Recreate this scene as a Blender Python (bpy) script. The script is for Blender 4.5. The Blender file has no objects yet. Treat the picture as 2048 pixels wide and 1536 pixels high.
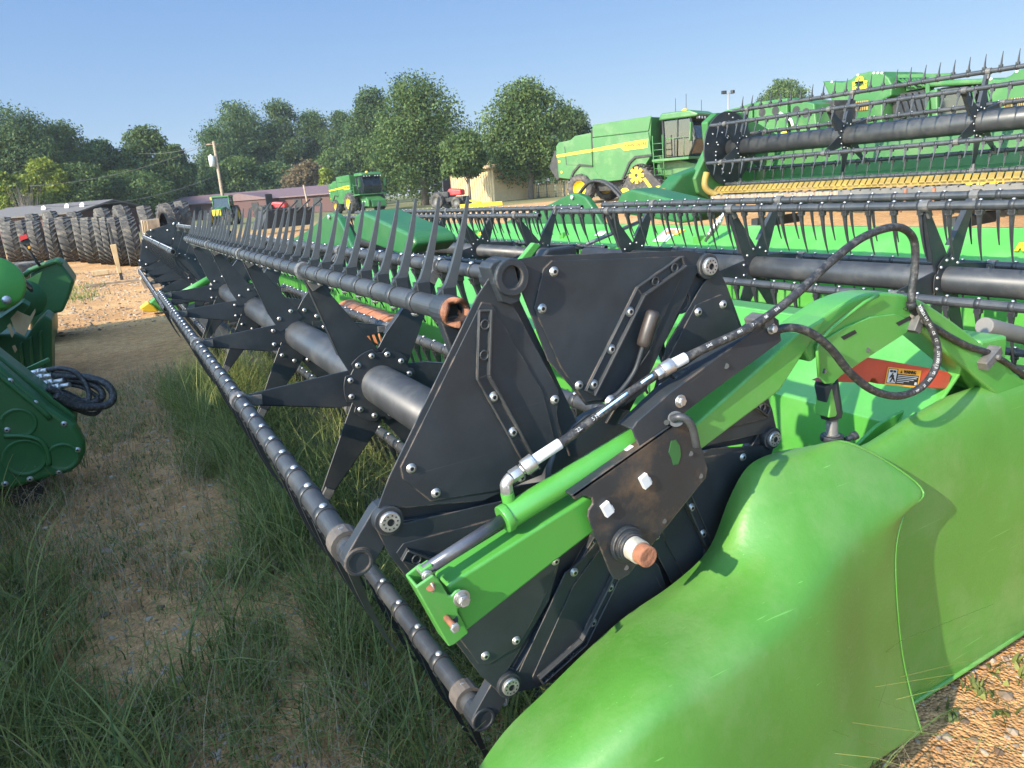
import bpy, bmesh, math, random
import numpy as np
from mathutils import Vector, Matrix

# ---------------------------------------------------------------- camera, sky, sun, exposure
SC = bpy.context.scene
COL = SC.collection
EYE = 1.65
cam_d = bpy.data.cameras.new("camera")
cam = bpy.data.objects.new("camera", cam_d)
COL.objects.link(cam)
F_PX, HORIZON, H_SLOPE, VPX = 1430.0, 370.0, -0.0757, (207.0, 440.0)   # calibrated on the reel hexagon of the photo
def _p(x, y): return np.array([(x-1024)/F_PX, (y-768)/F_PX, 1.0])
_n = np.cross(_p(0, HORIZON-1024*H_SLOPE), _p(2048, HORIZON+1024*H_SLOPE)); _n /= np.linalg.norm(_n)
if _n[1] > 0: _n = -_n
_d = _p(*VPX); _d -= _n*np.dot(_d, _n); _d /= np.linalg.norm(_d)
_r = np.cross(_d, _n); _r /= np.linalg.norm(_r)
if _r[0] < 0: _r = -_r
RW = np.array([_r, _d, _n])                       # camera (right, down, forward) -> world
right, up, back = RW @ [1, 0, 0], RW @ [0, -1, 0], RW @ [0, 0, -1]
cam.matrix_world = Matrix(((right[0], up[0], back[0], 0), (right[1], up[1], back[1], 0), (right[2], up[2], back[2], EYE), (0, 0, 0, 1)))
cam_d.sensor_width = 36.0
cam_d.lens = F_PX/2048*36.0
cam_d.clip_start, cam_d.clip_end = 0.05, 3000
SC.camera = cam

SUN_TO = Vector((-1.0, -0.24, 0.54)).normalized()
SUN_EL = math.asin(SUN_TO.z); SUN_AZ = math.atan2(SUN_TO.x, SUN_TO.y)
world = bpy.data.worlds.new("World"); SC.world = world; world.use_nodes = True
wn = world.node_tree; wn.nodes.clear()
wo = wn.nodes.new("ShaderNodeOutputWorld"); wb = wn.nodes.new("ShaderNodeBackground"); sk = wn.nodes.new("ShaderNodeTexSky")
sk.sky_type = 'NISHITA'; sk.sun_disc = False; sk.sun_elevation = SUN_EL; sk.sun_rotation = SUN_AZ
sk.air_density = 1.3; sk.dust_density = 0.0; sk.ozone_density = 2.0
wb.inputs[1].default_value = 0.15
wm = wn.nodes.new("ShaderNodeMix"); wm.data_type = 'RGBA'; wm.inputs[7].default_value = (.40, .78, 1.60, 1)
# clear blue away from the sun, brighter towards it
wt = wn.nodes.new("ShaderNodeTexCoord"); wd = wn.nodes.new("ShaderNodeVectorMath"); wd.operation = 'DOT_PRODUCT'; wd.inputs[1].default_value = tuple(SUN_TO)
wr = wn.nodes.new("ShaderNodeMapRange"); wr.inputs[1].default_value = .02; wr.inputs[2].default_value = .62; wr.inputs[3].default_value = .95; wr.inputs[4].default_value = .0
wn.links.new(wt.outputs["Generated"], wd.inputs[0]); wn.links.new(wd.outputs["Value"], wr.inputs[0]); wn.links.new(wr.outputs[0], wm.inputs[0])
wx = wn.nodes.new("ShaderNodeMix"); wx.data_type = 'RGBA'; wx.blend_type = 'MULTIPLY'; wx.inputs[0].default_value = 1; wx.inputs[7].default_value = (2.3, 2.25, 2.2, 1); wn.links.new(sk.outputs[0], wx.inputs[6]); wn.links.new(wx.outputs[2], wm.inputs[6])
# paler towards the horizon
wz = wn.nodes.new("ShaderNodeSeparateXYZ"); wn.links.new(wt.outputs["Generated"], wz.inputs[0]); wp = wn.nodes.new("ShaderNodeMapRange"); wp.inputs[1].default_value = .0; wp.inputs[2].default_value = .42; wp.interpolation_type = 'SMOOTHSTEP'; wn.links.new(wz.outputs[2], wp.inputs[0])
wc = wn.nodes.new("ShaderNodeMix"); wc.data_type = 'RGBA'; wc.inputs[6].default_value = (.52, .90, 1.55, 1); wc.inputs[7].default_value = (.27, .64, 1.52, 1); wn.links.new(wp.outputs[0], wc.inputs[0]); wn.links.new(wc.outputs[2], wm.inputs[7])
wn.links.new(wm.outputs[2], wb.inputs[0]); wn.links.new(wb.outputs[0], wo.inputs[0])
sun_d = bpy.data.lights.new("sun", 'SUN'); sun_d.energy = 3.8; sun_d.angle = math.radians(0.55); sun_d.color = (1.0, 0.87, 0.68)
sun = bpy.data.objects.new("sun", sun_d); COL.objects.link(sun)
sun.rotation_euler = (-SUN_TO).to_track_quat('-Z', 'Y').to_euler()
SC.view_settings.view_transform = 'Standard'; SC.view_settings.look = 'None'; SC.view_settings.exposure = 1.42; SC.view_settings.gamma = 1.0

# ---------------------------------------------------------------- helpers
rnd = random.Random(7)
nrs = np.random.RandomState(11)
V = Vector
def ray(px, py): return RW @ np.array([(px-1024)/F_PX, (py-768)/F_PX, 1.0])
def atY(px, py, Y):
    v = ray(px, py); return V(v*(Y/v[1])) + V((0, 0, EYE))
def atX(px, py, X):
    v = ray(px, py); return V(v*(X/v[0])) + V((0, 0, EYE))
def atZ(px, py, Z):
    v = ray(px, py); return V(v*((Z-EYE)/v[2])) + V((0, 0, EYE))
def atD(px, py, D): return V(ray(px, py)*D) + V((0, 0, EYE))

def perp(a):
    a = a.normalized(); t = V((0, 0, 1)) if abs(a.z) < .9 else V((1, 0, 0))
    u = a.cross(t).normalized(); return u, a.cross(u).normalized()

class MB:
    def __init__(s): s.v = []; s.f = []; s.m = []; s.s = []
    def add(s, vs, fs, mi=0, smooth=False):
        o = len(s.v); s.v += [tuple(v) for v in vs]
        for f in fs: s.f.append([i+o for i in f]); s.m.append(mi); s.s.append(smooth)
        return s
    def box(s, c, size, R=None, mi=0):
        c = V(c); h = [x/2 for x in size]; vs = []
        for dx in (-1, 1):
            for dy in (-1, 1):
                for dz in (-1, 1):
                    p = V((dx*h[0], dy*h[1], dz*h[2])); vs.append(c + (R @ p if R else p))
        return s.add(vs, [(0, 1, 3, 2), (4, 6, 7, 5), (0, 4, 5, 1), (2, 3, 7, 6), (0, 2, 6, 4), (1, 5, 7, 3)], mi)
    def span(s, a, b, mi=0):
        a, b = V(a), V(b); return s.box((a+b)/2, [abs(x) for x in (b-a)], None, mi)
    def prism(s, pts, off, mi=0, mi_cap=None):
        off = V(off); n = len(pts); P = [V(p) for p in pts]
        nrm = V((0, 0, 0))
        for i in range(n): nrm += P[i].cross(P[(i+1) % n])
        if nrm.dot(off) > 0: P.reverse()
        s.add(P + [p+off for p in P], [list(range(n))], mi if mi_cap is None else mi_cap)
        o = len(s.v)-2*n
        s.f.append([o+2*n-1-i for i in range(n)]); s.m.append(mi); s.s.append(False)
        for i in range(n):
            j = (i+1) % n; s.f.append([o+j, o+i, o+n+i, o+n+j]); s.m.append(mi); s.s.append(False)
        return s
    def xz(s, pts, y0, y1, mi=0):       # polygon in the XZ plane pulled along Y
        return s.prism([V((p[0], y0, p[1])) for p in pts], (0, y1-y0, 0), mi)
    def strip(s, pts, y0, y1, t, mi=0):    # bent sheet: open polyline in XZ pulled along Y, thickness t
        n = len(pts); P = [V((p[0], 0, p[1])) for p in pts]; N = []
        for i in range(n):
            d = (P[min(i+1, n-1)]-P[max(i-1, 0)]).normalized(); N.append(V((-d.z, 0, d.x))*t)
        return s.xz([(p.x, p.z) for p in P]+[((P[i]-N[i]).x, (P[i]-N[i]).z) for i in range(n-1, -1, -1)], y0, y1, mi)
    def tube(s, path, r, n=8, mi=0, caps=True, smooth=True):
        P = [V(p) for p in path]; m = len(P); R = r if isinstance(r, (list, tuple)) else [r]*m
        d0 = (P[1]-P[0]).normalized(); u, w = perp(d0); vs = []
        for i in range(m):
            d = (P[min(i+1, m-1)]-P[max(i-1, 0)]).normalized()
            u = (u-d*u.dot(d)).normalized(); w = d.cross(u)
            for k in range(n):
                a = 2*math.pi*k/n; vs.append(P[i]+(u*math.cos(a)+w*math.sin(a))*R[i])
        fs = [(i*n+k, i*n+(k+1) % n, (i+1)*n+(k+1) % n, (i+1)*n+k) for i in range(m-1) for k in range(n)]
        s.add(vs, fs, mi, smooth)
        o = len(s.v)-m*n
        if caps:
            s.f.append([o+n-1-k for k in range(n)]); s.m.append(mi); s.s.append(False)
            s.f.append([o+(m-1)*n+k for k in range(n)]); s.m.append(mi); s.s.append(False)
        return s
    def cyl(s, a, b, r, r2=None, n=16, mi=0, caps=True):
        return s.tube([a, b], [r, r if r2 is None else r2], n, mi, caps)
    def ring(s, a, b, ro, ri, n=20, mi=0):      # pipe with an open bore
        a, b = V(a), V(b); u, w = perp(b-a); vs = []
        for c, r in ((a, ro), (b, ro), (b, ri), (a, ri)):
            for k in range(n):
                t = 2*math.pi*k/n; vs.append(c+(u*math.cos(t)+w*math.sin(t))*r)
        fs = [(q*n+k, q*n+(k+1) % n, ((q+1) % 4)*n+(k+1) % n, ((q+1) % 4)*n+k) for q in range(4) for k in range(n)]
        return s.add(vs, fs, mi)
    def lathe(s, c, ax, prof, n=24, mi=0, smooth=True, arc=None):
        c = V(c); ax = V(ax).normalized(); u, w = perp(ax); m = len(prof); vs = []
        for h, r in prof:
            for k in range(n):
                t = 2*math.pi*k/n; vs.append(c+ax*h+(u*math.cos(t)+w*math.sin(t))*r)
        return s.add(vs, [(i*n+k, i*n+(k+1) % n, (i+1)*n+(k+1) % n, (i+1)*n+k) for i in range(m-1) for k in range(n)], mi, smooth)
    def grid(s, rows, mi=0, smooth=True):
        n = len(rows[0]); vs = [p for r in rows for p in r]
        return s.add(vs, [(i*n+j, i*n+j+1, (i+1)*n+j+1, (i+1)*n+j) for i in range(len(rows)-1) for j in range(n-1)], mi, smooth)
    def build(s, name, mats, parent=None, bevel=0, seg=2, fix=True):
        me = bpy.data.meshes.new(name)
        o0 = V(parent["_o"]) if parent is not None and "_o" in parent else V((0, 0, 0))
        me.from_pydata([tuple(V(v)-o0) for v in s.v], [], s.f)
        for m in (mats if isinstance(mats, (list, tuple)) else [mats]): me.materials.append(m)
        me.polygons.foreach_set("material_index", s.m); me.polygons.foreach_set("use_smooth", s.s)
        if fix:
            b = bmesh.new(); b.from_mesh(me); bmesh.ops.recalc_face_normals(b, faces=b.faces); b.to_mesh(me); b.free()
        me.update()
        ob = bpy.data.objects.new(name, me); COL.objects.link(ob)
        if parent is not None: ob.parent = parent; ob["_o"] = tuple(o0)
        if bevel:
            mod = ob.modifiers.new("bevel", 'BEVEL'); mod.width = bevel; mod.segments = seg; mod.limit_method = 'ANGLE'; mod.angle_limit = math.radians(40)
        return ob

def link_copy(o, parent, loc=None, rot=None, name=None):
    c = o.copy(); COL.objects.link(c); c.parent = parent
    if loc is not None: c.location = loc
    if rot is not None: c.rotation_euler = rot
    return c
def thing(name, label, cat, loc=(0, 0, 0), group=None, rz=0.0):
    o = bpy.data.objects.new(name, None); COL.objects.link(o); o.location = loc; o.rotation_euler = (0, 0, rz)
    o.empty_display_size = .2; o["label"] = label; o["category"] = cat; o["_o"] = (0.0, 0.0, 0.0)
    if group: o["group"] = group
    return o
def tag(o, label, cat, group=None):
    o["label"] = label; o["category"] = cat
    if group: o["group"] = group
    return o
def copy_tree(o, parent=None):
    c = o.copy(); COL.objects.link(c); c.parent = parent
    for ch in list(o.children): copy_tree(ch, c)
    return c
def np_mesh(name, verts, quads, mats, mat_idx=None, parent=None, smooth=False, col=None):
    verts = np.asarray(verts, np.float32); quads = np.asarray(quads, np.int32)
    me = bpy.data.meshes.new(name); k = quads.shape[1]
    me.vertices.add(len(verts)); me.vertices.foreach_set("co", verts.ravel())
    me.loops.add(quads.size); me.loops.foreach_set("vertex_index", quads.ravel())
    me.polygons.add(len(quads)); me.polygons.foreach_set("loop_start", np.arange(0, quads.size, k, dtype=np.int32))
    for m in (mats if isinstance(mats, (list, tuple)) else [mats]): me.materials.append(m)
    if mat_idx is not None: me.polygons.foreach_set("material_index", np.asarray(mat_idx, np.int32))
    me.polygons.foreach_set("use_smooth", np.full(len(quads), smooth))
    if col is not None:      # one random number per vertex
        at = me.attributes.new("tone", 'FLOAT', 'POINT'); at.data.foreach_set("value", np.asarray(col, np.float32))
    me.update(calc_edges=True); me.validate()
    ob = bpy.data.objects.new(name, me); COL.objects.link(ob)
    if parent is not None: ob.parent = parent
    return ob
def catmull(P, k=6):
    P = [V(p) for p in P]; out = []
    for i in range(len(P)-1):
        a, b, c, d = P[max(i-1, 0)], P[i], P[i+1], P[min(i+2, len(P)-1)]
        for j in range(k):
            t = j/k; out.append(.5*((2*b)+(c-a)*t+(2*a-5*b+4*c-d)*t*t+(3*b-a-3*c+d)*t**3))
    out.append(P[-1]); return out
def lettering(name, text, size, mat, parent, M, depth=.002, sx=1.0, bold=0):
    cu = bpy.data.curves.new(name, 'FONT'); cu.body = text; cu.size = size; cu.extrude = depth; cu.align_x = 'CENTER'; cu.align_y = 'CENTER'; cu.offset = bold
    tmp = bpy.data.objects.new(name, cu); COL.objects.link(tmp)
    dg = bpy.context.evaluated_depsgraph_get(); me = bpy.data.meshes.new_from_object(tmp.evaluated_get(dg))
    COL.objects.unlink(tmp); bpy.data.objects.remove(tmp); bpy.data.curves.remove(cu)
    me.transform(Matrix.Diagonal((sx, 1, 1, 1))); me.name = name; me.materials.clear(); me.materials.append(mat)
    o0 = V(parent["_o"]) if parent is not None and "_o" in parent else V((0, 0, 0))
    me.transform(Matrix.Translation(-o0) @ M)
    o = bpy.data.objects.new(name, me); COL.objects.link(o); o.parent = parent
    if parent is not None: o["_o"] = tuple(o0)
    return o
def frame(o, x, y):      # matrix with x and y axes at origin o
    x = V(x).normalized(); y = V(y); y = (y-x*y.dot(x)).normalized(); z = x.cross(y)
    return Matrix(((x.x, y.x, z.x, o[0]), (x.y, y.y, z.y, o[1]), (x.z, y.z, z.z, o[2]), (0, 0, 0, 1)))

# ---------------------------------------------------------------- materials
def mat(name, col, rough=.5, metal=0.0, var=.12, scale=6.0, bump=0.0, bscale=40.0, coat=0.0, dirt=None, dirt_amt=0.0, dscale=3.0, spec=.5, alpha=None, scratch=0.0, rvar=.12, wear=None):
    m = bpy.data.materials.new(name); m.use_nodes = True; nt = m.node_tree; N = nt.nodes; L = nt.links
    b = N["Principled BSDF"]; b.inputs["Metallic"].default_value = metal; b.inputs["Specular IOR Level"].default_value = spec
    if coat: b.inputs["Coat Weight"].default_value = coat; b.inputs["Coat Roughness"].default_value = .12
    tc = N.new("ShaderNodeTexCoord"); nz = N.new("ShaderNodeTexNoise"); nz.inputs["Scale"].default_value = scale; nz.inputs["Detail"].default_value = 6; nz.inputs["Roughness"].default_value = .65
    L.new(tc.outputs["Object"], nz.inputs["Vector"])
    rp = N.new("ShaderNodeMapRange"); rp.inputs[1].default_value = .3; rp.inputs[2].default_value = .7; rp.inputs[3].default_value = 1-var; rp.inputs[4].default_value = 1+var
    L.new(nz.outputs[0], rp.inputs[0])
    mx = N.new("ShaderNodeMix"); mx.data_type = 'RGBA'; mx.blend_type = 'MULTIPLY'; mx.inputs[0].default_value = 1
    mx.inputs[6].default_value = (*col, 1); L.new(rp.outputs[0], mx.inputs[7]); out = mx.outputs[2]
    if dirt is not None:
        n2 = N.new("ShaderNodeTexNoise"); n2.inputs["Scale"].default_value = dscale; n2.inputs["Detail"].default_value = 9; n2.inputs["Roughness"].default_value = .7; L.new(tc.outputs["Object"], n2.inputs["Vector"])
        r2 = N.new("ShaderNodeMapRange"); r2.inputs[1].default_value = .48; r2.inputs[2].default_value = .72; r2.inputs[3].default_value = 0; r2.inputs[4].default_value = dirt_amt; L.new(n2.outputs[0], r2.inputs[0])
        m2 = N.new("ShaderNodeMix"); m2.data_type = 'RGBA'; L.new(r2.outputs[0], m2.inputs[0]); L.new(out, m2.inputs[6]); m2.inputs[7].default_value = (*dirt, 1); out = m2.outputs[2]
    if scratch:
        mp = N.new("ShaderNodeMapping"); mp.inputs["Rotation"].default_value = (.4, .7, .5); mp.inputs["Scale"].default_value = (1.4, 85, 85); L.new(tc.outputs["Object"], mp.inputs[0])
        n3 = N.new("ShaderNodeTexNoise"); n3.inputs["Scale"].default_value = 2.2; n3.inputs["Detail"].default_value = 3; L.new(mp.outputs[0], n3.inputs["Vector"])
        r3 = N.new("ShaderNodeMapRange"); r3.inputs[1].default_value = .70; r3.inputs[2].default_value = .76; r3.inputs[4].default_value = scratch; L.new(n3.outputs[0], r3.inputs[0])
        m3 = N.new("ShaderNodeMix"); m3.data_type = 'RGBA'; L.new(r3.outputs[0], m3.inputs[0]); L.new(out, m3.inputs[6]); m3.inputs[7].default_value = tuple(min(1, c*2.2+.06) for c in col)+(1,); out = m3.outputs[2]
    if wear is not None:      # paint rubbed off along the edges
        bv = N.new("ShaderNodeBevel"); bv.samples = 4; bv.inputs[0].default_value = .0035; ge = N.new("ShaderNodeNewGeometry"); dt = N.new("ShaderNodeVectorMath"); dt.operation = 'DOT_PRODUCT'; L.new(bv.outputs[0], dt.inputs[0]); L.new(ge.outputs["Normal"], dt.inputs[1])
        n5 = N.new("ShaderNodeTexNoise"); n5.inputs["Scale"].default_value = 22; n5.inputs["Detail"].default_value = 6; L.new(tc.outputs["Object"], n5.inputs["Vector"])
        r5 = N.new("ShaderNodeMapRange"); r5.inputs[1].default_value = .995; r5.inputs[2].default_value = .93; r5.inputs[3].default_value = 0; r5.inputs[4].default_value = 1; L.new(dt.outputs["Value"], r5.inputs[0])
        r6 = N.new("ShaderNodeMapRange"); r6.inputs[1].default_value = .48; r6.inputs[2].default_value = .62; L.new(n5.outputs[0], r6.inputs[0])
        mm = N.new("ShaderNodeMath"); mm.operation = 'MULTIPLY'; L.new(r5.outputs[0], mm.inputs[0]); L.new(r6.outputs[0], mm.inputs[1])
        m5 = N.new("ShaderNodeMix"); m5.data_type = 'RGBA'; L.new(mm.outputs[0], m5.inputs[0]); L.new(out, m5.inputs[6]); m5.inputs[7].default_value = (*wear, 1); out = m5.outputs[2]
    L.new(out, b.inputs["Base Color"])
    rr = N.new("ShaderNodeMapRange"); rr.inputs[1].default_value = .3; rr.inputs[2].default_value = .7; rr.inputs[3].default_value = max(.02, rough-rvar*rough); rr.inputs[4].default_value = min(1, rough+rvar*2*rough); L.new(nz.outputs[0], rr.inputs[0]); L.new(rr.outputs[0], b.inputs["Roughness"])
    if bump:
        n4 = N.new("ShaderNodeTexNoise"); n4.inputs["Scale"].default_value = bscale; n4.inputs["Detail"].default_value = 5; L.new(tc.outputs["Object"], n4.inputs["Vector"])
        bp = N.new("ShaderNodeBump"); bp.inputs["Strength"].default_value = bump; bp.inputs["Distance"].default_value = .02; L.new(n4.outputs[0], bp.inputs["Height"]); L.new(bp.outputs[0], b.inputs["Normal"])
    return m
DUST = (.30, .24, .16)
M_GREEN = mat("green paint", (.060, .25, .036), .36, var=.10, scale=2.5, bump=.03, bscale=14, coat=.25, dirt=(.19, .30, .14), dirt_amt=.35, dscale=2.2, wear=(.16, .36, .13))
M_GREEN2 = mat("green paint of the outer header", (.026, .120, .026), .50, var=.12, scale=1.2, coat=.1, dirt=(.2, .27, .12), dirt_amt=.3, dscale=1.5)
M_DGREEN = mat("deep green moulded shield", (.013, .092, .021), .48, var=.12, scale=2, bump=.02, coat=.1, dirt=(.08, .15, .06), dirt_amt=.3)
M_PLASTIC = mat("green moulded plastic", (.068, .208, .030), .36, var=.09, scale=3, bump=.05, bscale=90, dirt=(.20, .28, .12), dirt_amt=.45, dscale=2.6, scratch=.45)
M_BLACK = mat("black painted steel", (.015, .019, .023), .52, var=.25, scale=5, bump=.05, bscale=9, dirt=(.050, .058, .062), dirt_amt=.35, dscale=3.2, scratch=.3, wear=(.15, .11, .08))
M_BLACK2 = mat("black reel steel", (.018, .022, .026), .45, var=.25, scale=4, dirt=(.07, .065, .055), dirt_amt=.4, dscale=5)
M_TUBE = mat("charcoal painted tube", (.034, .036, .038), .42, var=.2, scale=6, bump=.03, bscale=12, dirt=(.10, .095, .08), dirt_amt=.45, dscale=6)
M_TINE = mat("black moulded tine plastic", (.024, .026, .028), .45, var=.2, scale=20, dirt=(.06, .058, .05), dirt_amt=.4, dscale=18)
M_ZINC = mat("zinc plated steel", (.46, .45, .43), .42, metal=.85, var=.2, scale=60, bump=.05, bscale=160)
M_CLAMP = mat("dull cast bracket", (.10, .098, .094), .6, metal=.3, var=.25, scale=30, dirt=(.25, .2, .14), dirt_amt=.5, dscale=20)
M_RUST = mat("orange rust", (.25, .10, .05), .8, var=.4, scale=14, bump=.35, bscale=45, dirt=(.10, .045, .025), dirt_amt=.8, dscale=9)
M_ROD = mat("dark steel rod", (.085, .09, .105), .32, metal=.4, var=.2, scale=25, dirt=(.2, .17, .12), dirt_amt=.4, dscale=20)
M_HOSE = mat("black rubber hose", (.016, .016, .017), .55, var=.3, scale=60, bump=.12, bscale=260, dirt=(.22, .2, .17), dirt_amt=.5, dscale=70)
M_WHITE = mat("white label plastic", (.52, .52, .51), .5, var=.06, scale=30)
M_BLUE = mat("pale blue print", (.35, .58, .80), .5, var=.1, scale=40)
M_RED = mat("red painted stop", (.42, .055, .028), .45, var=.15, scale=8, bump=.03, dirt=(.25, .06, .04), dirt_amt=.5, dscale=6)
M_ORANGE = mat("orange label", (.72, .32, .03), .5, var=.05)
M_INK = mat("black ink", (.012, .014, .013), .6, var=.05)
M_YELLOW = mat("yellow paint", (.62, .40, .010), .42, var=.08, scale=4, dirt=(.45, .3, .06), dirt_amt=.4, dscale=3)
M_DYELLOW = mat("weathered yellow guard", (.27, .18, .035), .6, var=.2, scale=5, dirt=(.2, .13, .06), dirt_amt=.7, dscale=7)
M_RUBBER = mat("dusty tyre rubber", (.040, .037, .034), .8, var=.3, scale=5, bump=.1, bscale=30, dirt=(.19, .155, .115), dirt_amt=.75, dscale=3.5)
M_RUBBER2 = mat("dusty pale tyre rubber", (.062, .056, .048), .85, var=.3, scale=5, bump=.1, bscale=30, dirt=(.20, .17, .13), dirt_amt=.8, dscale=3.0)
M_BELT = mat("black draper belt", (.02, .02, .021), .6, var=.3, scale=3, dirt=(.14, .11, .07), dirt_amt=.5, dscale=4)
M_DARK = mat("dark machinery", (.02, .022, .022), .7, var=.4, scale=9, dirt=(.08, .065, .045), dirt_amt=.6, dscale=6)  # near-black parts with brown dirt patches
M_GREY = mat("grey painted frame", (.115, .11, .10), .6, var=.2, scale=3, dirt=(.2, .15, .1), dirt_amt=.5)
M_STEEL = mat("bare dull steel", (.32, .31, .29), .45, metal=.5, var=.2, scale=20)
def glass_mat():
    m = bpy.data.materials.new("tinted cab glass"); m.use_nodes = True; b = m.node_tree.nodes["Principled BSDF"]
    b.inputs["Base Color"].default_value = (.012, .018, .022, 1); b.inputs["Roughness"].default_value = .08; b.inputs["Specular IOR Level"].default_value = .6; b.inputs["Alpha"].default_value = .93
    return m
M_GLASS = glass_mat()
def wood_mat(name, a, b_):
    m = bpy.data.materials.new(name); m.use_nodes = True; nt = m.node_tree; N = nt.nodes; L = nt.links; b = N["Principled BSDF"]
    tc = N.new("ShaderNodeTexCoord"); mp = N.new("ShaderNodeMapping"); mp.inputs["Scale"].default_value = (2, 14, 1.2); L.new(tc.outputs["Object"], mp.inputs[0])
    nz = N.new("ShaderNodeTexNoise"); nz.inputs["Scale"].default_value = 3; nz.inputs["Detail"].default_value = 8; L.new(mp.outputs[0], nz.inputs["Vector"])
    cr = N.new("ShaderNodeValToRGB"); cr.color_ramp.elements[0].position = .3; cr.color_ramp.elements[0].color = (*a, 1); cr.color_ramp.elements[1].position = .7; cr.color_ramp.elements[1].color = (*b_, 1)
    L.new(nz.outputs[0], cr.inputs[0]); L.new(cr.outputs[0], b.inputs["Base Color"]); b.inputs["Roughness"].default_value = .8
    bp = N.new("ShaderNodeBump"); bp.inputs["Strength"].default_value = .3; L.new(nz.outputs[0], bp.inputs["Height"]); L.new(bp.outputs[0], b.inputs["Normal"])
    return m
M_WOOD = wood_mat("weathered timber", (.16, .11, .07), (.36, .27, .18))
M_PLY = wood_mat("raw plywood", (.36, .23, .11), (.55, .40, .22))
def leaf_mat(name, dark, light, trans=.3):
    m = bpy.data.materials.new(name); m.use_nodes = True; nt = m.node_tree; N = nt.nodes; L = nt.links; N.clear()
    o = N.new("ShaderNodeOutputMaterial"); d = N.new("ShaderNodeBsdfDiffuse"); t = N.new("ShaderNodeBsdfTranslucent"); g = N.new("ShaderNodeBsdfGlossy"); g.inputs["Roughness"].default_value = .5
    a = N.new("ShaderNodeAttribute"); a.attribute_name = "tone"
    cr = N.new("ShaderNodeValToRGB"); cr.color_ramp.elements[0].color = (*dark, 1); cr.color_ramp.elements[1].color = (*light, 1); L.new(a.outputs["Fac"], cr.inputs[0])
    L.new(cr.outputs[0], d.inputs[0]); L.new(cr.outputs[0], t.inputs[0])
    m1 = N.new("ShaderNodeMixShader"); m1.inputs[0].default_value = trans; L.new(d.outputs[0], m1.inputs[1]); L.new(t.outputs[0], m1.inputs[2])
    m2 = N.new("ShaderNodeMixShader"); m2.inputs[0].default_value = .012; L.new(m1.outputs[0], m2.inputs[1]); L.new(g.outputs[0], m2.inputs[2]); L.new(m2.outputs[0], o.inputs[0])
    return m
M_GRASS = leaf_mat("weed grass", (.055, .100, .030), (.30, .31, .095), .35)
M_DRY = leaf_mat("dry grass stems", (.20, .15, .09), (.42, .33, .20), .25)
M_LEAF = leaf_mat("tree leaves", (.026, .060, .018), (.125, .175, .05), .32)
M_LEAF2 = leaf_mat("yellowish leaves", (.085, .13, .02), (.24, .27, .03))
M_LEAF3 = leaf_mat("blue green leaves", (.026, .060, .022), (.105, .15, .048), .32)
M_BARK = mat("grey bark", (.13, .105, .08), .9, var=.3, scale=8, bump=.3)
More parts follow.
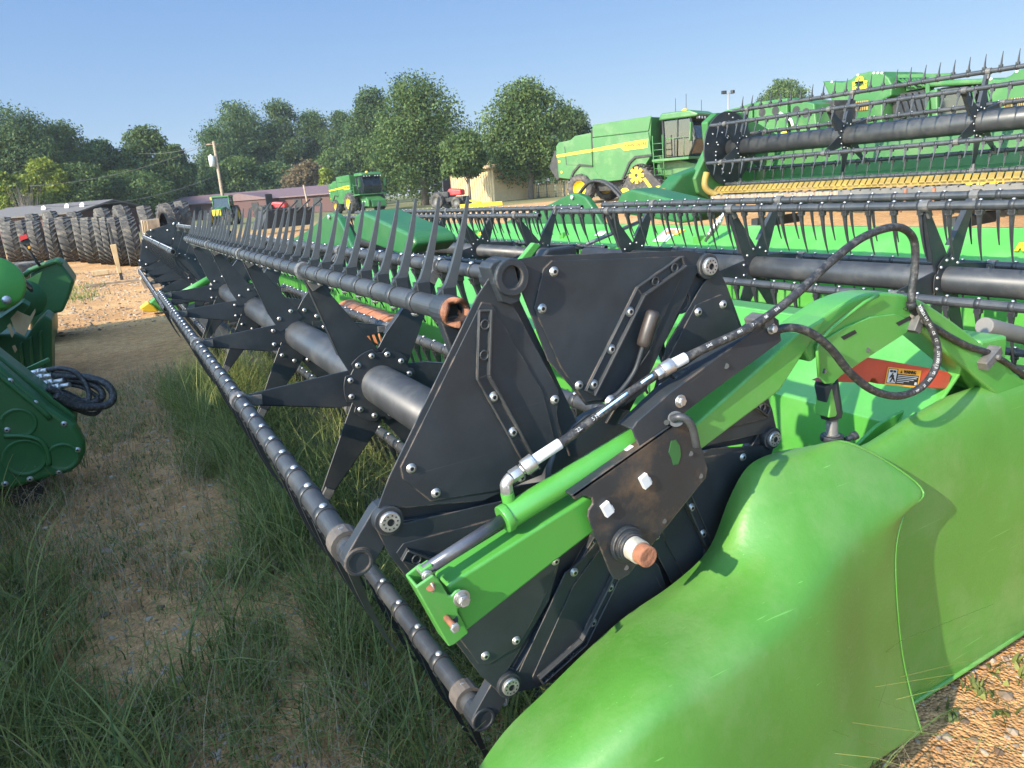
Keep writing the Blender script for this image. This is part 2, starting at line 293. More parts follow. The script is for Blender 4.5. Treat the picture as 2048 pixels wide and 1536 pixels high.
def ground_mat():
    m = bpy.data.materials.new("brown gravel ground"); m.use_nodes = True; nt = m.node_tree; N = nt.nodes; L = nt.links; b = N["Principled BSDF"]; b.inputs["Roughness"].default_value = .92; b.inputs["Specular IOR Level"].default_value = .2
    ge = N.new("ShaderNodeNewGeometry")
    def noise(sc, de=6, ro=.6):
        n = N.new("ShaderNodeTexNoise"); n.inputs["Scale"].default_value = sc; n.inputs["Detail"].default_value = de; n.inputs["Roughness"].default_value = ro; L.new(ge.outputs["Position"], n.inputs["Vector"]); return n
    def ramp(src, st):
        r = N.new("ShaderNodeValToRGB"); e = r.color_ramp.elements; e[0].position, e[0].color = st[0][0], (*st[0][1], 1); e[1].position, e[1].color = st[-1][0], (*st[-1][1], 1)
        for p, c in st[1:-1]: q = e.new(p); q.color = (*c, 1)
        L.new(src, r.inputs[0]); return r
    vo = N.new("ShaderNodeTexVoronoi"); vo.inputs["Scale"].default_value = 95; L.new(ge.outputs["Position"], vo.inputs["Vector"])
    v2 = N.new("ShaderNodeTexVoronoi"); v2.inputs["Scale"].default_value = 33; L.new(ge.outputs["Position"], v2.inputs["Vector"])
    base = ramp(noise(.6, 8, .7).outputs[0], [(.3, (.38, .215, .09)), (.5, (.52, .30, .125)), (.72, (.62, .41, .19))])
    peb = ramp(vo.outputs["Color"], [(.0, (.66, .62, .58)), (.5, (.95, .92, .9)), (1, (1.22, 1.2, 1.18))])
    mx = N.new("ShaderNodeMix"); mx.data_type = 'RGBA'; mx.blend_type = 'MULTIPLY'; mx.inputs[0].default_value = .85; L.new(base.outputs[0], mx.inputs[6]); L.new(peb.outputs[0], mx.inputs[7])
    fine = ramp(noise(9, 9, .75).outputs[0], [(.35, (.55, .52, .5)), (.65, (1.25, 1.2, 1.15))])
    m2 = N.new("ShaderNodeMix"); m2.data_type = 'RGBA'; m2.blend_type = 'MULTIPLY'; m2.inputs[0].default_value = .8; L.new(mx.outputs[2], m2.inputs[6]); L.new(fine.outputs[0], m2.inputs[7])
    # near ground tinted slightly darker, fading out to the open lot's orange gravel
    sep = N.new("ShaderNodeSeparateXYZ"); L.new(ge.outputs["Position"], sep.inputs[0])
    mr = N.new("ShaderNodeMapRange"); mr.inputs[1].default_value = 9.5; mr.inputs[2].default_value = 13.5; mr.inputs[3].default_value = .8; mr.inputs[4].default_value = 0; L.new(sep.outputs[1], mr.inputs[0])
    m3 = N.new("ShaderNodeMix"); m3.data_type = 'RGBA'; m3.blend_type = 'MULTIPLY'; L.new(mr.outputs[0], m3.inputs[0]); L.new(m2.outputs[2], m3.inputs[6]); m3.inputs[7].default_value = (.93, .88, .92, 1)
    # grass patches far out
    gr = ramp(noise(.16, 5, .6).outputs[0], [(.56, (0, 0, 0)), (.66, (1, 1, 1))])
    md = N.new("ShaderNodeMapRange"); md.inputs[1].default_value = 42; md.inputs[2].default_value = 62; L.new(sep.outputs[1], md.inputs[0])
    mm = N.new("ShaderNodeMath"); mm.operation = 'MAXIMUM'; L.new(md.outputs[0], mm.inputs[0])
    mg = N.new("ShaderNodeMath"); mg.operation = 'MULTIPLY'; L.new(gr.outputs[0], mg.inputs[0]); mg.inputs[1].default_value = .25; L.new(mg.outputs[0], mm.inputs[1])
    m4 = N.new("ShaderNodeMix"); m4.data_type = 'RGBA'; L.new(mm.outputs[0], m4.inputs[0]); L.new(m3.outputs[2], m4.inputs[6]); m4.inputs[7].default_value = (.16, .15, .06, 1)
    L.new(m4.outputs[2], b.inputs["Base Color"])
    ad = N.new("ShaderNodeMath"); ad.operation = 'ADD'; L.new(vo.outputs["Distance"], ad.inputs[0]); L.new(v2.outputs["Distance"], ad.inputs[1])
    bp = N.new("ShaderNodeBump"); bp.inputs["Strength"].default_value = .7; bp.inputs["Distance"].default_value = .012; bp.invert = True; L.new(ad.outputs[0], bp.inputs["Height"]); L.new(bp.outputs[0], b.inputs["Normal"])
    return m
M_GROUND = ground_mat()

# ---------------------------------------------------------------- terrain
def sstep(a, b, x):
    t = np.clip((x-a)/(b-a), 0, 1); return t*t*(3-2*t)
def gz(x, y):
    x = np.asarray(x, float); y = np.asarray(y, float)
    return .48*sstep(12, 24, x)*sstep(14, 30, y+.3*x)*(1-sstep(38, 54, y)) + .2*sstep(60, 125, np.hypot(x, y))
def gzf(x, y): return float(gz(x, y))
_ax = np.concatenate([np.linspace(-320, -90, 8), np.linspace(-80, 150, 70), np.linspace(165, 460, 10)])
_ay = np.concatenate([np.linspace(-90, -22, 5), np.linspace(-18, 170, 72), np.linspace(185, 420, 8)])
_gx, _gy = np.meshgrid(_ax, _ay); nx, ny = len(_ax), len(_ay)
_gv = np.stack([_gx.ravel(), _gy.ravel(), gz(_gx, _gy).ravel()], 1)
_q = np.array([[j*nx+i, j*nx+i+1, (j+1)*nx+i+1, (j+1)*nx+i] for j in range(ny-1) for i in range(nx-1)])
ground = np_mesh("ground", _gv, _q, M_GROUND, smooth=True); ground["kind"] = "structure"
# ---------------------------------------------------------------- reel building blocks
def bolt_mesh():
    b = MB()
    b.lathe((0, 0, 0), (0, -1, 0), [(-.002, .0135), (.0015, .0135), (.002, .0105), (.0055, .0100), (.0072, .0075), (.0072, .0050)], 14, 0)
    b.lathe((0, 0, 0), (0, -1, 0), [(.0072, .0050), (.004, .0046), (.004, .0005)], 6, 1, False)
    o = b.build("bolt", [M_ZINC, M_INK]); me = o.data; bpy.data.objects.remove(o); return me
def disc_bolt_mesh():
    b = MB()
    b.lathe((0, 0, 0), (0, -1, 0), [(-.004, .021), (.004, .021), (.006, .019), (.006, .0075)], 22, 0, False)
    b.lathe((0, 0, 0), (0, -1, 0), [(.006, .0075), (.002, .007), (.002, .0005)], 6, 1, False)
    for k in range(10):
        a = k*math.pi/5; b.box((math.cos(a)*.014, -.0062, math.sin(a)*.014), (.003, .001, .003), None, 1)
    o = b.build("disc_bolt", [M_ZINC, M_INK]); me = o.data; bpy.data.objects.remove(o); return me
BOLT, DISC = bolt_mesh(), disc_bolt_mesh()
def put(me, name, parent, p, s=1.0, rot=(0, 0, 0)):
    o = bpy.data.objects.new(name, me); COL.objects.link(o); o.parent = parent
    o.location = V(p)-V(parent["_o"]); o.scale = (s, s, s); o.rotation_euler = rot; return o

def tine_geo(b, c, d, bend, L=.27, bat_r=.025, bolt=True, lite=False):
    c = V(c); d = V((d[0], 0, d[1])).normalized(); bend = V((bend[0], 0, bend[1])); n = 8 if lite else 14
    b.cyl(c-V((0, .014, 0)), c+V((0, .014, 0)), bat_r+.0028, n=n, mi=0)
    if bolt:
        q = c-d*(bat_r+.004)
        b.lathe(q, -d, [(0, .0092), (.0025, .0088), (.0055, .005), (.006, .0005)], 6 if lite else 10, 1)
        b.box(c+d*(bat_r+.008), (.03, .034, .03), None, 0)
    m = 5 if lite else 9; vs = []; fs = []
    for i in range(m):
        t = i/(m-1); p = c+d*(bat_r+L*t)+bend*t*t; tg = (d*L+bend*2*t).normalized(); s = V((-tg.z, 0, tg.x))
        w = (.0085*(1-t)+.0027)*(1 if L > .2 else .7)+(.012*(1-t/.14) if t < .14 else 0); e = .009*(1-t)+.003
        vs += [p-s*w-V((0, e, 0)), p-s*w+V((0, e, 0)), p+s*w+V((0, e*.6, 0)), p+s*w-V((0, e*.6, 0))]
    for i in range(m-1):
        for k in range(4): fs.append((i*4+k, i*4+(k+1) % 4, i*4+4+(k+1) % 4, i*4+4+k))
    fs += [(3, 2, 1, 0), ((m-1)*4, (m-1)*4+1, (m-1)*4+2, (m-1)*4+3)]
    b.add(vs, fs, 0, False)
    return b
_tc = {}
def tine_mesh(d, bend, L):
    k = (d, bend, L)
    if k not in _tc:
        o = tine_geo(MB(), (0, 0, 0), d, bend, L).build("tine", [M_TINE, M_ZINC]); _tc[k] = o.data; bpy.data.objects.remove(o)
    return _tc[k]

def bat_pos(ax, az, rot, i, R=.53):
    a = math.radians(rot+60*i); return ax+R*math.cos(a), az+R*math.sin(a)

def make_spider(root, y, ax, az, rot, R=.53, disc=True, bolts=True, tips=True, lite=False):
    b = MB(); th = .008
    def P(r, a, w): return V((ax+math.cos(a)*r-math.sin(a)*w, 0, az+math.sin(a)*r+math.cos(a)*w))
    for i in range(6):
        a = math.radians(rot+60*i)
        pts = [P(.075, a, -.075), P(.19, a, -.062), P(R-.035, a, -.022), P(R-.02, a, .018), P(.19, a, .072), P(.075, a, .075)]
        y0 = y+(i % 2)*.0035
        b.prism([p+V((0, y0, 0)) for p in pts], (0, th, 0))
        q0, q1 = P(.19, a, .072), P(R-.03, a, .019)      # folded flange along one edge
        b.prism([q0+V((0, y0, 0)), q1+V((0, y0, 0)), q1+V((0, y0, 0))+(P(0, a, -.005)-P(0, a, 0)), q0+V((0, y0, 0))+(P(0, a, -.005)-P(0, a, 0))], (0, .034, 0))
        if tips: b.cyl(P(R-.05, a, -.004)+V((0, y0-.010, 0)), P(R-.05, a, -.004)+V((0, y0, 0)), .007, n=8, mi=1)
    if disc:
        pts = []
        for k in range(72):
            a = 2*math.pi*k/72; q = (k % 12); r = .150 if q not in (0, 1, 11) else .132
            pts.append(V((ax+r*math.cos(a+math.radians(rot+30)), y-.012, az+r*math.sin(a+math.radians(rot+30)))))
        b.prism(pts, (0, .006, 0))
    sp = b.build("reel_spider", [M_BLACK2, M_ZINC], root, bevel=0 if lite else .0015, seg=1)
    hub = []
    for i in range(6):
        for s in (-.21, .21):
            a = math.radians(rot+60*i)+s*1.25; r = .125 if disc else .145
            hub.append(V((ax+r*math.cos(a), y-(.012 if disc else 0), az+r*math.sin(a))))
    if bolts is True:
        for p in hub: put(BOLT, "bolt", sp, p, .88)
    else:
        for p in hub: bolts.lathe(p, (0, -1, 0), [(0, .0105), (.003, .010), (.008, .006), (.0085, .0005)], 7, 0)
    return sp

def make_reel(root, ax, az, rot, y0, y1, spiders, tine_dirs, ind=(), R=.53, sp=.15, tube_r=.08, disc_y=(), bolt_mb=None, phase=.06, near_bolts=(), rows=None, lite=False, skip=(), L=.27, bat_span=None):
    t = MB().cyl((ax, y0+.02, az), (ax, y1-.02, az), tube_r, n=28)
    t.build("reel_tube", M_TUBE, root)
    for i in range(6):
        bx, bz = bat_pos(ax, az, rot, i, R)
        a0, a1 = (y0, y1) if bat_span is None or i not in bat_span else bat_span[i]
        b = MB().ring((bx, a0, bz), (bx, a1, bz), .025, .019, 14 if lite else 30)
        bat = b.build("reel_bat", [M_TUBE, M_CLAMP], root)
        an = math.radians(rot+60*i)
        for y in spiders:       # cast clamps that hold the bat on the spider tips
            if a0 < y < a1:
                c = MB(); c.ring((bx, y-.024, bz), (bx, y+.024, bz), .034, .0255, 12)
                m = V((bx, y, bz))-V((math.cos(an), 0, math.sin(an)))*.05; c.box(m, (.05, .03, .035), Matrix.Rotation(-an, 3, 'Y'))
                c.build("bat_clamp", M_CLAMP, bat)
        d, bend = tine_dirs[i][:2]; Li = tine_dirs[i][2] if len(tine_dirs[i]) > 2 else L
        ys = np.arange(a0+phase, a1-.03, sp)
        for y in ys:
            if i in ind and (bat_span is None or True) and y < ind[i]:
                o = bpy.data.objects.new("tine", tine_mesh(d, bend, Li)); COL.objects.link(o); o.parent = bat; o.location = V((bx, y, bz))-V(root["_o"]); o.rotation_euler = (rnd.gauss(0, .012), rnd.gauss(0, .03), 0)
            else: tine_geo(rows, (bx, y, bz), d, bend, Li, lite=True)
    for y in spiders:
        make_spider(root, y, ax, az, rot, R, disc=y in disc_y, bolts=True if y in near_bolts else bolt_mb, lite=lite)

# end shield: six equal plates set as a pinwheel round the bat pivots (traced from one plate of the photo)
P_OUT = [(-.250, .490), (-.19, .497), (.2, .497), (.262, .488), (.222, .413), (.173, .328), (.114, .224), (.068, .203), (.030, .168), (-.066, .168), (-.097, .205), (-.165, .278), (-.205, .373), (-.228, .425)]
P_IN = [(-.16, .486), (-.180, .470), (-.202, .392), (-.135, .262), (-.071, .177), (.012, .177), (.095, .262), (.203, .462), (.196, .484)]
BAR = [(.186, .474), (.066, .412), (-.064, .198)]
def rot2(p, a): return (p[0]*math.cos(a)-p[1]*math.sin(a), p[0]*math.sin(a)+p[1]*math.cos(a))
def make_shield(root, cx, cz, y, rot, near=True, bolt_mb=None, skip=()):
    for k in range(6):
        if k in skip: continue
        a = math.radians(rot+60*k)
        def W(p, dy): q = rot2(p, a); return V((cx+q[0], y+dy, cz+q[1]))
        b = MB()
        b.prism([W(p, 0) for p in P_OUT], (0, .004, 0))
        b.prism([W(p, -.0035) for p in P_IN], (0, .0035, 0))
        pl = b.build("shield_plate", M_BLACK, root, bevel=.0012, seg=2)
        # the arm behind each joint between two plates
        s = MB(); q0, q1 = (.02, .10), (.262, .452)
        dn = V((q1[0]-q0[0], q1[1]-q0[1])).normalized(); pn = V((-dn.y, dn.x))
        pts = [(q0[0]+pn.x*.03, q0[1]+pn.y*.03), (q1[0]+pn.x*.014, q1[1]+pn.y*.014), (q1[0]-pn.x*.014, q1[1]-pn.y*.014), (q0[0]-pn.x*.03, q0[1]-pn.y*.03)]
        s.prism([W(p, .022) for p in pts], (0, .006, 0)); s.prism([W(p, .006) for p in (pts[0], pts[1], (pts[1][0]-pn.x*.005, pts[1][1]-pn.y*.005), (pts[0][0]-pn.x*.005, pts[0][1]-pn.y*.005))], (0, .02, 0))
        s.build("shield_arm", M_BLACK, root, bevel=.001, seg=1)
        if near:
            g = MB()       # slotted zigzag wear bar with raised lips
            for j in range(2):
                p, q = V(BAR[j]), V(BAR[j+1]); d = (q-p).normalized(); n = V((-d.y, d.x))
                nx = n*.0135
                if j == 0: d1 = (V(BAR[2])-q).normalized(); n1 = V((-d1.y, d1.x)); mid = (n+n1).normalized()*.0135/max(.5, (n+n1).normalized().dot(n))
                A0, B0 = (p+nx, p-nx) if j == 0 else (V(BAR[1])+mid, V(BAR[1])-mid)
                A1, B1 = (q+mid, q-mid) if j == 0 else (q+nx, q-nx)
                g.prism([W(A0, -.0075), W(A1, -.0075), W(B1, -.0075), W(B0, -.0075)], (0, .004, 0))
                g.prism([W(A0, -.019), W(A1, -.019), W(A1-n*.0045, -.019), W(A0-n*.0045, -.019)], (0, .0115, 0), 1)
                g.prism([W(B0, -.0135), W(B1, -.0135), W(B1+n*.003, -.0135), W(B0+n*.003, -.0135)], (0, .006, 0), 1)
                if j == 0: g.prism([W(A0, -.015), W(B0, -.015), W(B0+d*.004, -.015), W(A0+d*.004, -.015)], (0, .008, 0), 1)
                else: g.prism([W(A1, -.015), W(B1, -.015), W(B1-d*.004, -.015), W(A1-d*.004, -.015)], (0, .008, 0), 1)
            hole = [(.160, .4605), (.106, .4325)]
            for h in hole: g.ring(W(h, -.014), W(h, -.007), .0105, .0075, 14, 1)
            g.build("wear_bar", [M_BLACK, M_TUBE], pl, bevel=.0008, seg=1)
            for h in ((.040, .369), (-.008, .290), (-.053, .216)): put(BOLT, "bolt", pl, W(h, -.008), .85)
            for h in ((-.155, .464), (-.183, .390), (-.088, .217), (.092, .226)): put(BOLT, "bolt", pl, W(h, -.0035), .78)
            put(DISC, "disc_bolt", pl, W((.266, .459), -.012), 1.0) if k != 1 else None
            if k == 1: continue
            hb = MB().cyl(W((.266, .459), -.010), W((.266, .459), .03), .030, n=22)
            hb.build("pivot_boss", M_BLACK, pl, bevel=.002)
        else:
            for h in P_IN[::2]+BAR+[(.266, .459)]: bolt_mb.lathe(W(h, -.004), (0, -1, 0), [(0, .017), (.006, .015), (.013, .007), (.013, .0005)], 7, 0)
            for e in (BAR,): pass

DOWN = ((.10, -1.0), (.05, .0)); UPT = ((.40, .92), (-.02, .0), .228); DOWNB = ((.02, -1.0), (.10, .02))
# ---------------------------------------------------------------- the near header
HC = (.899, .999); YS = 1.25; TUBE = (.834, .924)
h1 = thing("combine_header", "long green header nearest the camera, black reel with one raised row of tines", "combine header", (1.2, 1.25, 0), "green grain headers parked in rows")
h1["_o"] = (1.2, 1.25, 0)
def header_body(root, y0, y1, x0=0.0, near=False, frame_y=8.0, fs=1.0):
    X = lambda pts: [(p[0]+x0, p[1]) for p in pts]
    MB().strip(X([(1.70, .24), (1.965, .26), (1.98, .862), (2.25, 1.087)]), y0, y1, .012).build("back_sheet", M_GREEN, root, bevel=.004)
    MB().xz(X([(2.2505, 1.092), (2.40, 1.084), (2.41, .93), (2.26, .93)]), y0, y1).build("top_beam", M_GREEN, root, bevel=.01)
    MB().xz(X([(2.30, .22), (2.46, .22), (2.46, .40), (2.30, .40)]), y0, y1).build("lower_beam", M_GREEN, root, bevel=.01)
    bl = MB(); bl.xz(X([(1.06, .16), (1.70, .25), (1.70, .215), (1.06, .12)]), y0, y1)
    n = int((y1-y0)/.42)
    for i in range(n): bl.span((x0+1.10, y0+.2+i*.42, .205), (x0+1.6, y0+.225+i*.42, .245))
    bl.build("draper_belt", M_BELT, root)
    cb = MB(); cb.xz(X([(.90, .085), (1.06, .12), (1.06, .15), (.92, .11)]), y0, y1)
    for i in range(int((y1-y0)/.1)):
        y = y0+.05+i*.1; cb.add([(x0+.78, y, .085), (x0+.92, y-.02, .10), (x0+.92, y+.02, .10), (x0+.92, y, .075)], [(0, 2, 1), (0, 1, 3), (0, 3, 2), (1, 2, 3)])
    cb.build("cutterbar", M_DARK, root)
    # posts that stiffen the back sheet
    for i in range(int((y1-y0)/2.4)):
        y = y0+1.2+2.4*i
        MB().span((x0+2.05, y, .25), (x0+2.30, y+.08, 1.0)).build("frame_post", M_GREEN, root, bevel=.006)
    # raised centre frame with two deep green drive shields
    def XP(pts, x, y): return [V((x0+x, frame_y+p[0]*fs, p[1])) for p in pts]
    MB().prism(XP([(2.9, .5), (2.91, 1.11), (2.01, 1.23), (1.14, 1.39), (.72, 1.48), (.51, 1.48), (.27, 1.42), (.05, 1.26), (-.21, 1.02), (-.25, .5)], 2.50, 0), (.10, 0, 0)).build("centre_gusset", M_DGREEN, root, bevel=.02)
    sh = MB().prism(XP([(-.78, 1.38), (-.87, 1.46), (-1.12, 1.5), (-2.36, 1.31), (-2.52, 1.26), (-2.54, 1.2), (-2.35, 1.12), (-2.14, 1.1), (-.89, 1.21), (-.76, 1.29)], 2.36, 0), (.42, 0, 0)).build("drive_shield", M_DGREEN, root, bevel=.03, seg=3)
    MB().cyl((x0+2.47, frame_y+.62*fs, 1.43), (x0+2.50, frame_y+.62*fs, 1.43), .03, n=14).build("bolt", M_ZINC, root)
header_body(h1, 1.18, 13.0, frame_y=8.6)
rows1, bolts1 = MB(), MB()
# near half of the reel; the raised bat has broken loose at its near end and its tines point up
dirs = {0: UPT, 1: DOWN, 2: DOWN, 3: DOWN, 4: DOWN, 5: DOWN}
SP1 = [2.68, 4.05, 5.40, 6.72]
make_reel(h1, *TUBE, 115.5, 1.30, 7.02, SP1, dirs, {0: 9, 1: 5.0, 2: 3.1, 5: 3.4}, sp=.143, disc_y=(2.68,), bolt_mb=bolts1, near_bolts=(2.68, 4.05), rows=rows1, bat_span={0: (1.37, 7.02)})
TUBEF = (.86, .90)
make_reel(h1, *TUBEF, 133, 7.30, 12.85, [7.6, 8.9, 10.2, 11.5, 12.6], {i: DOWN for i in range(6)}, {}, bolt_mb=bolts1, rows=rows1, lite=True, phase=.1)
make_shield(h1, *HC, YS, -4.5, True)
make_shield(h1, TUBEF[0]+.03, TUBEF[1]+.04, 12.88, 13, False, bolts1)
M_CAST = mat("muddy cast clamp", (.095, .08, .066), .75, var=.3, scale=30, dirt=(.06, .055, .05), dirt_amt=.6, dscale=25)
# back plate behind the near shield plates, hub and cranks that carry the bats
MB().cyl((HC[0], 1.262, HC[1]), (HC[0], 1.285, HC[1]), .15, n=24).build("shield_hub", M_BLACK2, h1)
for i in range(6):
    if i == 0: continue
    a = math.radians(115.5+60*i); px, pz = HC[0]+.53*math.cos(a), HC[1]+.53*math.sin(a); bx, bz = bat_pos(*TUBE, 115.5, i)
    b = MB(); d = V((bx-px, 0, bz-pz)); ln = d.length; d.normalize(); n = V((-d.z, 0, d.x)); pts = []
    for k in range(9): t = math.pi*(k/8-.5); pts.append(V((bx, 1.262, bz))+(d*math.cos(t)+n*math.sin(t))*.030)
    for k in range(9): t = math.pi*(k/8+.5); pts.append(V((px, 1.262, pz))+(d*math.cos(t)+n*math.sin(t))*.032)
    b.prism(pts, (0, .03, 0)); b.ring((bx, 1.258, bz), (bx, 1.31, bz), .029, .0215, 20); b.cyl((bx, 1.285, bz), (bx, 1.29, bz), .022, n=16, mi=1)
    ck = b.build("bat_crank", [M_BLACK, M_INK], h1, bevel=.002)
    cq = MB().ring((bx, 1.335, bz), (bx, 1.375, bz), .035, .0255, 18); cq.build("bat_clamp", M_CAST, ck)
    put(BOLT, "bolt", ck, (px*.55+bx*.45+n.x*.035, 1.275, pz*.55+bz*.45+n.z*.035), 1.2, (0, math.radians(40), math.radians(90)))
def PXY(pts, y): return [atY(p[0], p[1], y) for p in pts]
# open hub at the top left and the rusty torn end of the raised bat
e = V((HC[0]-.2282, 0, HC[1]+.4784))
b = MB().ring((e.x, 1.222, e.z), (e.x, 1.30, e.z), .037, .022, 26); b.cyl((e.x, 1.285, e.z), (e.x, 1.29, e.z), .023, n=18, mi=1)
b.prism(PXY([(979, 536), (986, 526), (1000, 520), (1022, 524), (1030, 530), (1043, 590), (1038, 604), (1022, 610), (1004, 604), (990, 570)], 1.232), (0, .05, 0))
b.build("bat_socket", [M_BLACK, M_INK], h1, bevel=.003)
bx, bz = bat_pos(*TUBE, 115.5, 0)
vs = []; n = 26
for k in range(n):
    t = 2*math.pi*k/n; j = .008*math.sin(k*.9)+rnd.uniform(-.003, .003); q_ = 1+.16*math.sin(2*t+.5)+rnd.uniform(-.05, .05); vs += [(bx+.031*math.cos(t), 1.40, bz+.031*math.sin(t)), (bx+.0315*math.cos(t), 1.352+j, bz+.0315*math.sin(t)), (bx+.021*math.cos(t)*q_, 1.356+j, bz+.021*math.sin(t)*q_), (bx+.018*math.cos(t), 1.40, bz+.018*math.sin(t))]
b = MB().add(vs, [(k*4+q, k*4+q+1, ((k+1) % n)*4+q+1, ((k+1) % n)*4+q) for k in range(n) for q in range(3)], 0, True); b.cyl((bx, 1.39, bz), (bx, 1.40, bz), .018, n=16, mi=1)
b.build("rusty_bat_end", [M_RUST, M_INK], h1)["label"] = "torn rusty open end of the raised bat"
b = MB().ring((bx, 1.372, bz), (bx, 1.43, bz), .0335, .026, 22); b.prism([(bx-.03, 1.38, bz-.01), (bx+.03, 1.38, bz-.01), (bx+.012, 1.38, bz-.10), (bx-.005, 1.38, bz-.10)], (0, .03, 0)); b.build("bat_bracket", M_BLACK, h1, bevel=.003)
# lever on the upper plate
pts = catmull([atY(1308, 622, 1.215), atY(1296, 660, 1.215), atY(1284, 700, 1.222), atY(1268, 745, 1.23), atY(1238, 785, 1.235), atY(1214, 800, 1.24)], 5)
b = MB().tube(pts[8:], .006, 10); b.tube(pts[:10], [.012]+[.0165]*8+[.015], 14, 1)
b.prism([atY(1300, 700, 1.236), atY(1318, 640, 1.236), atY(1295, 780, 1.236), atY(1245, 815, 1.236), atY(1210, 812, 1.236), atY(1215, 795, 1.236), atY(1255, 770, 1.236)], (0, .003, 0))
lv = b.build("lever", [M_BLACK, mat("worn brown grip", (.045, .035, .03), .45, var=.3, scale=12)], h1, bevel=.001, seg=1); put(BOLT, "bolt", lv, atY(1222, 804, 1.236), 1.2)

# --- green reel arm with its brackets, cylinder and hoses
AY = 1.13
def PX(pts, y): return [atY(p[0], p[1], y) for p in pts]
arm = MB().prism(PX([(893, 1172), (1190, 985), (1400, 842), (1600, 664), (1655, 634), (1560, 782), (1400, 902), (1100, 1132), (932, 1264)], AY-.012), (0, .065, 0)).build("reel_arm", M_GREEN, h1, bevel=.006, seg=3)
top = catmull([V(p).to_3d() for p in [(1590, 672), (1650, 630), (1690, 605), (1740, 588), (1790, 586), (1832, 596), (1874, 620), (1950, 676), (2048, 760), (2110, 815)]], 4)
low = catmull([V(p).to_3d() for p in [(2040, 834), (1981, 780), (1914, 724), (1852, 672), (1818, 648), (1784, 636), (1742, 642), (1700, 664), (1660, 694), (1622, 726)]], 4)
MB().prism([atY(p.x, p.y, AY+.003) for p in top+low], (0, .085, 0)).build("arm_gooseneck", M_GREEN, h1, bevel=.008, seg=3)
MB().prism(PX([(1632, 690), (1690, 655), (1742, 634), (1790, 628), (1830, 645), (1811, 667), (1735, 716), (1682, 752), (1668, 766), (1652, 768), (1641, 756)], AY-.004), (0, .007, 0)).build("gusset_plate", M_GREEN, arm, bevel=.002)
MB().tube([p-V((0, .006, 0)) for p in PX([(1634, 752), (1630, 700), (1634, 680), (1660, 655), (1690, 630), (1725, 604), (1752, 590)], AY-.004)], .0045, 6).build("weld_bead", M_GREEN, arm)
for c in ((1698, 668), (1808, 640)):
    b = MB(); q = [atY(c[0]-16, c[1]+6, AY-.0055), atY(c[0]+12, c[1]-8, AY-.0055), atY(c[0]+16, c[1]-2, AY-.0055), atY(c[0]-10, c[1]+12, AY-.0055)]; b.prism(q, (0, .001, 0)); b.build("slot_hole", M_INK, arm)
for c in ((1490, 812), (1648, 742), (1735, 700)): MB().cyl(atY(*c, AY-.006), atY(*c, AY-.004), .0062, n=14).build("bolt_hole", M_INK, arm)
# clevis at the front end of the arm
CLP = [(831, 1175), (850, 1162), (867, 1150), (877, 1158), (897, 1191), (903, 1192), (912, 1182), (921, 1180), (934, 1186), (937, 1200), (928, 1212), (916, 1218), (917, 1226), (938, 1266), (910, 1289), (898, 1294)]
cl = MB().prism(PX(CLP, 1.10), (0, .007, 0))
cl.prism(PX([(831, 1175), (837, 1171), (904, 1291), (898, 1294)], 1.1005), (0, .052, 0)); cl.prism([p+V((0, .048, 0)) for p in PX([(831.5, 1175), (846, 1163), (862, 1150), (874, 1156), (894, 1192), (909, 1232), (932, 1268), (906, 1288), (899, 1292)], 1.10)], (0, .007, 0))
clv = cl.build("clevis", M_GREEN, h1, bevel=.003, seg=3)
def hexbolt(name, p, r, h, par, washer=True, shank=None):
    b = MB(); p = V(p)
    if washer: b.cyl(p, p-V((0, .003, 0)), r*1.35, n=20)
    b.cyl(p-V((0, .003, 0)), p-V((0, h, 0)), r, r*.96, n=6)
    b.cyl(p-V((0, h, 0)), p-V((0, h+.0012, 0)), r*.72, n=14)
    if shank: b.cyl(p, p+V((0, shank, 0)), r*.62, n=12, mi=1)
    return b.build(name, [M_ZINC, M_RUST], par, bevel=.0008, seg=1)
hexbolt("bolt", atY(923, 1196, 1.100), .0125, .016, clv)
hexbolt("bolt", atY(908, 1253, 1.066), .0100, .008, clv, False, .045)
MB().cyl(atY(904, 1240, 1.1005), atY(904, 1240, 1.103), .0115, n=16).build("bolt_hole", M_INK, clv)
b = MB().cyl(atY(861, 1173, 1.098), atY(861, 1173, 1.104), .009, n=12); b.tube(PX([(862, 1166), (868, 1176), (866, 1186)], 1.095), .0018, 5, 1); b.build("cotter_pin", [M_RUST, M_ZINC], clv)
# lift cylinder lying on top of the arm
CYA, CYB = atY(1008, 1038, 1.140), atY(1322, 846, 1.140)
b = MB().cyl(CYA, CYB, .0255, n=28); dcy = (CYB-CYA).normalized(); b.cyl(CYA-dcy*.004, CYA+dcy*.012, .0285, n=28); b.cyl(CYB-dcy*.01, CYB+dcy*.03, .022, n=24)
cyl = b.build("lift_cylinder", M_GREEN, h1, bevel=.002)
ROD = atY(847, 1143, 1.130)
MB().cyl(ROD, CYA, .0125, n=20).build("piston_rod", M_ROD, cyl)
b = MB().cyl(ROD-V((0, .022, 0)), ROD+V((0, .018, 0)), .008, n=16); b.cyl(ROD-V((0, .020, 0)), ROD-V((0, .014, 0)), .011, n=16); b.box(ROD+dcy*.006, (.024, .022, .022), Matrix.Rotation(-math.radians(17), 3, 'Y'), 1)
b.build("rod_pin", [M_ZINC, M_GREEN], cyl, bevel=.002)
